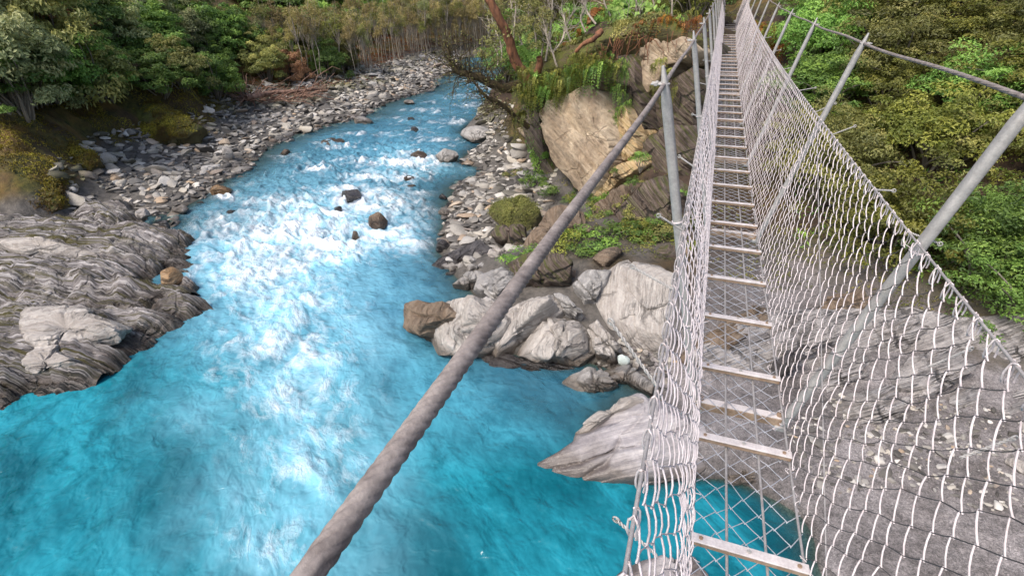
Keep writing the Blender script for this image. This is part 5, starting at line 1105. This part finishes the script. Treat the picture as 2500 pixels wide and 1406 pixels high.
# exposed root log on the lip
P = curve([D(1405, 128, 15.2), D(1425, 108, 15.2), D(1450, 95, 15.4), D(1465, 78, 15.8)], 24); V, F = rough_tube(P, np.linspace(.04, .09, 24)[None], 12, 12, .35)
tag(link('dead_log', mesh_np('dead_log', V-P[0], F, [M['bark_red']]), None, P[0]), 'peeling red dead log poking out over the cliff lip', 'log')
rt = []
for i in range(60):
    a = rgt.uniform(1380, 1720); p = D(a, (60 if a > 1540 else 60+(1540-a)*.45)+rgt.uniform(10, 35), 16.2); rt += twigs(p, (0, -.3, -1), 1, .8, .35, rgt)
V, F = tubes(np.array(rt), np.linspace(.012, .003, 7)[None], 4); c = rt[0][0]
tag(link('hanging_roots', mesh_np('hanging_roots', V-c, F, [M['bark_red']]), None, c), 'fine brown roots hanging from the soil cap over the cliff', 'roots')
# driftwood pile on the left beach
dr = empty('fallen_tree', U(620, 232, .9).tolist(), 'uprooted reddish dead tree with tangled roots at the foot of the left bushes', 'fallen tree'); o1 = U(620, 232, .9)
V, F = rough_tube(curve([U(600, 240, 1.3), U(660, 228, 1.3), U(740, 222, 1.2), U(790, 216, 1.0)], 40), np.linspace(.15, .05, 40)[None], 12, 15, .3); link('trunk', mesh_np('trunk', V-o1, F, [M['drift']]), dr)
rts = []
for i in range(70): rts += twigs(U(598+rgt.normal(0, 14), 240+rgt.normal(0, 6), 1.0), (-.5, -.3, .5), 1, 1.4, .8, rgt)
V, F = tubes(np.array(rts), np.linspace(.05, .012, 7)[None], 5); link('roots', mesh_np('roots', V-o1, F, [M['drift']]), dr)
bs = []
for i in range(70): bs += twigs(U(rgt.uniform(600, 760), rgt.uniform(222, 245), 1.0), (1, .5, .15), 1, 2.0, .4, rgt)
V, F = tubes(np.array(bs), np.linspace(.035, .01, 7)[None], 5); link('branches', mesh_np('branches', V-o1, F, [M['drift']]), dr)
# pale bare trunks at the far left edge of the thicket
for i, (a, b, c, d, Yd) in enumerate([(0,190,22,60,14.5),(60,270,80,215,15),(52,180,55,110,16),(30,230,60,170,14.5),(55,265,105,190,14.6),(5,150,30,90,14)]):
    p, q = D(a, b, Yd), D(c, d, Yd); P = curve([p-[0, 0, .6], p+(q-p)*.3+rgt.normal(0, .08, 3), p+(q-p)*.7+rgt.normal(0, .08, 3), q], 20); V, F = tubes(P, np.linspace(.07, .03, 20)[None], 7)
    o = empty('dead_tree', p.tolist(), 'bare pale crooked dead tree at the left edge of the thicket', 'tree', 'bare dead trees at the left edge'); link('trunk', mesh_np('trunk', V-p, F, [M['bark_pale']]), o)
    tw = twigs(P[10], (q-p), 6, 1.0, .3, rgt)+twigs(P[15], (q-p), 6, .8, .3, rgt); V, F = tubes(np.array(tw), np.linspace(.025, .01, 7)[None], 4); link('twigs', mesh_np('twigs', V-p, F, [M['bark_pale']]), o)
# moss / grass tufts covering the banks (one mass)
def tuft_mass(n, xr, yr, cond, L, mats, name, label, seed, spread=.6):
    rg = np.random.RandomState(seed); x = rg.uniform(*xr, n*3); y = rg.uniform(*yr, n*3); z = TZ(x, y); g = cond(x, y, z); x, y, z = x[g][:n], y[g][:n], z[g][:n]
    c = np.stack([x, y, z+L*.25], 1); nr_ = rg.normal(size=c.shape)*spread+[.2, -.3, .6]; nr_ /= np.linalg.norm(nr_, axis=1, keepdims=True)
    V, F, T = leaves(c, nr_, L, L*.28, rg, np.clip(.5+fbm(x*1.2, y*1.2, 0, 3, seed)*1.1+rg.normal(0, .12, len(x)), 0, 1), .5)
    tag(link(name, mesh_np(name, V, F, [M[mats]], False, {'tint': T})), label, 'ground cover', None, 'stuff')
tuft_mass(42000, (-29, -15), (6, 24), lambda x, y, z: (z > .95) & (fbm(x*.6, y*.6, 0, 3, 77) > -.12), .10, 'moss_leaf', 'moss_cover', 'yellow-green moss and grass on the left bank mounds', 71)
tuft_mass(20000, (-40, -22), (24, 60), lambda x, y, z: (z > .8) & (z < 2.6), .16, 'leaf_orange', 'low_undergrowth', 'rusty low undergrowth along the far forest edge', 72)
tuft_mass(26000, (-8, 6), (10.5, 30), lambda x, y, z: (z > .75) & (fbm(x*.9, y*.9, 0, 3, 78) > -.05), .085, 'leaf_olive', 'slope_moss', 'moss and low plants on the soil slope under the bridge', 73)
tuft_mass(30000, (2, 26), (11, 34), lambda x, y, z: (z > 1.0), .14, 'leaf_dark', 'hillside_ground_cover', 'dark low plants under the right hillside shrubs', 74)
ORD = ['first', 'second', 'third', 'fourth', 'fifth', 'sixth', 'seventh', 'eighth', 'ninth', 'tenth', 'eleventh', 'twelfth']
def relabel(grp, base, zone):
    d_ = {}
    for o in list(C.objects):
        if o.get('group') == grp:
            a, b = PX(list(o.location)); col = o['label'].split(' bush')[0].split(' shrub')[0].split(' tree')[0].split(' scrub')[0]; col = col if len(col.split()) < 4 else ''
            d_.setdefault((col+' '+base).strip()+' '+zone(float(a), float(b), o), []).append((float(a), o))
    for lb, L in d_.items():
        L.sort(key=lambda t: t[0])
        for i, (a, o) in enumerate(L):
            o['label'] = lb if len(L) == 1 else ('%s from left, ' % ORD[i]+lb if i < 12 else 'farther right, '+lb)
def zl(a, b, o):
    z = 'by the left edge' if a < 60 else 'above the mossy bank' if a < 330 else 'above the brown mound' if a < 540 else 'above the driftwood' if a < 760 else 'near the bend'
    y = o.location.z; return z+(', front row' if y < 3.0 else ', middle row' if y < 6 else ', high up')
relabel('bushes of the left bank thicket', 'bush', zl)
def zr(a, b, o):
    h = o.location.z; z = 'right of the bridge' if a < 2080 else 'behind the nearest post' if a < 2350 else 'at the right edge'
    return z+(', lowest row' if h < 2 else ', low row' if h < 3.4 else ', middle row' if h < 5 else ', upper row' if h < 7.5 else ', topmost row')
relabel('shrubs on the right hillside', 'shrub', zr)
relabel('shrubs behind the cliff top', 'cliff-top shrub', lambda a, b, o: ('near the leaning tree' if a < 1400 else 'mid cliff top' if a < 1600 else 'by the bridge end')+(', front' if o.location.y < 30 else ', rear'))
relabel('trees on the slope behind the bend', 'far-slope tree', lambda a, b, o: ('far left' if a < 300 else 'left of the bend' if a < 700 else 'behind the slim trees' if a < 1100 else 'behind the leaning tree')+(', lower' if o.location.z < 9 else ', higher'))
relabel('low scrub on the soil slope', 'slope scrub', lambda a, b, o: ('left of the thick cable' if a < 1420 else 'right of the thick cable' if a < 1560 else 'by the nearest left post')+(', upper' if b < 540 else ', lower'))
print('done', len(bpy.data.objects))
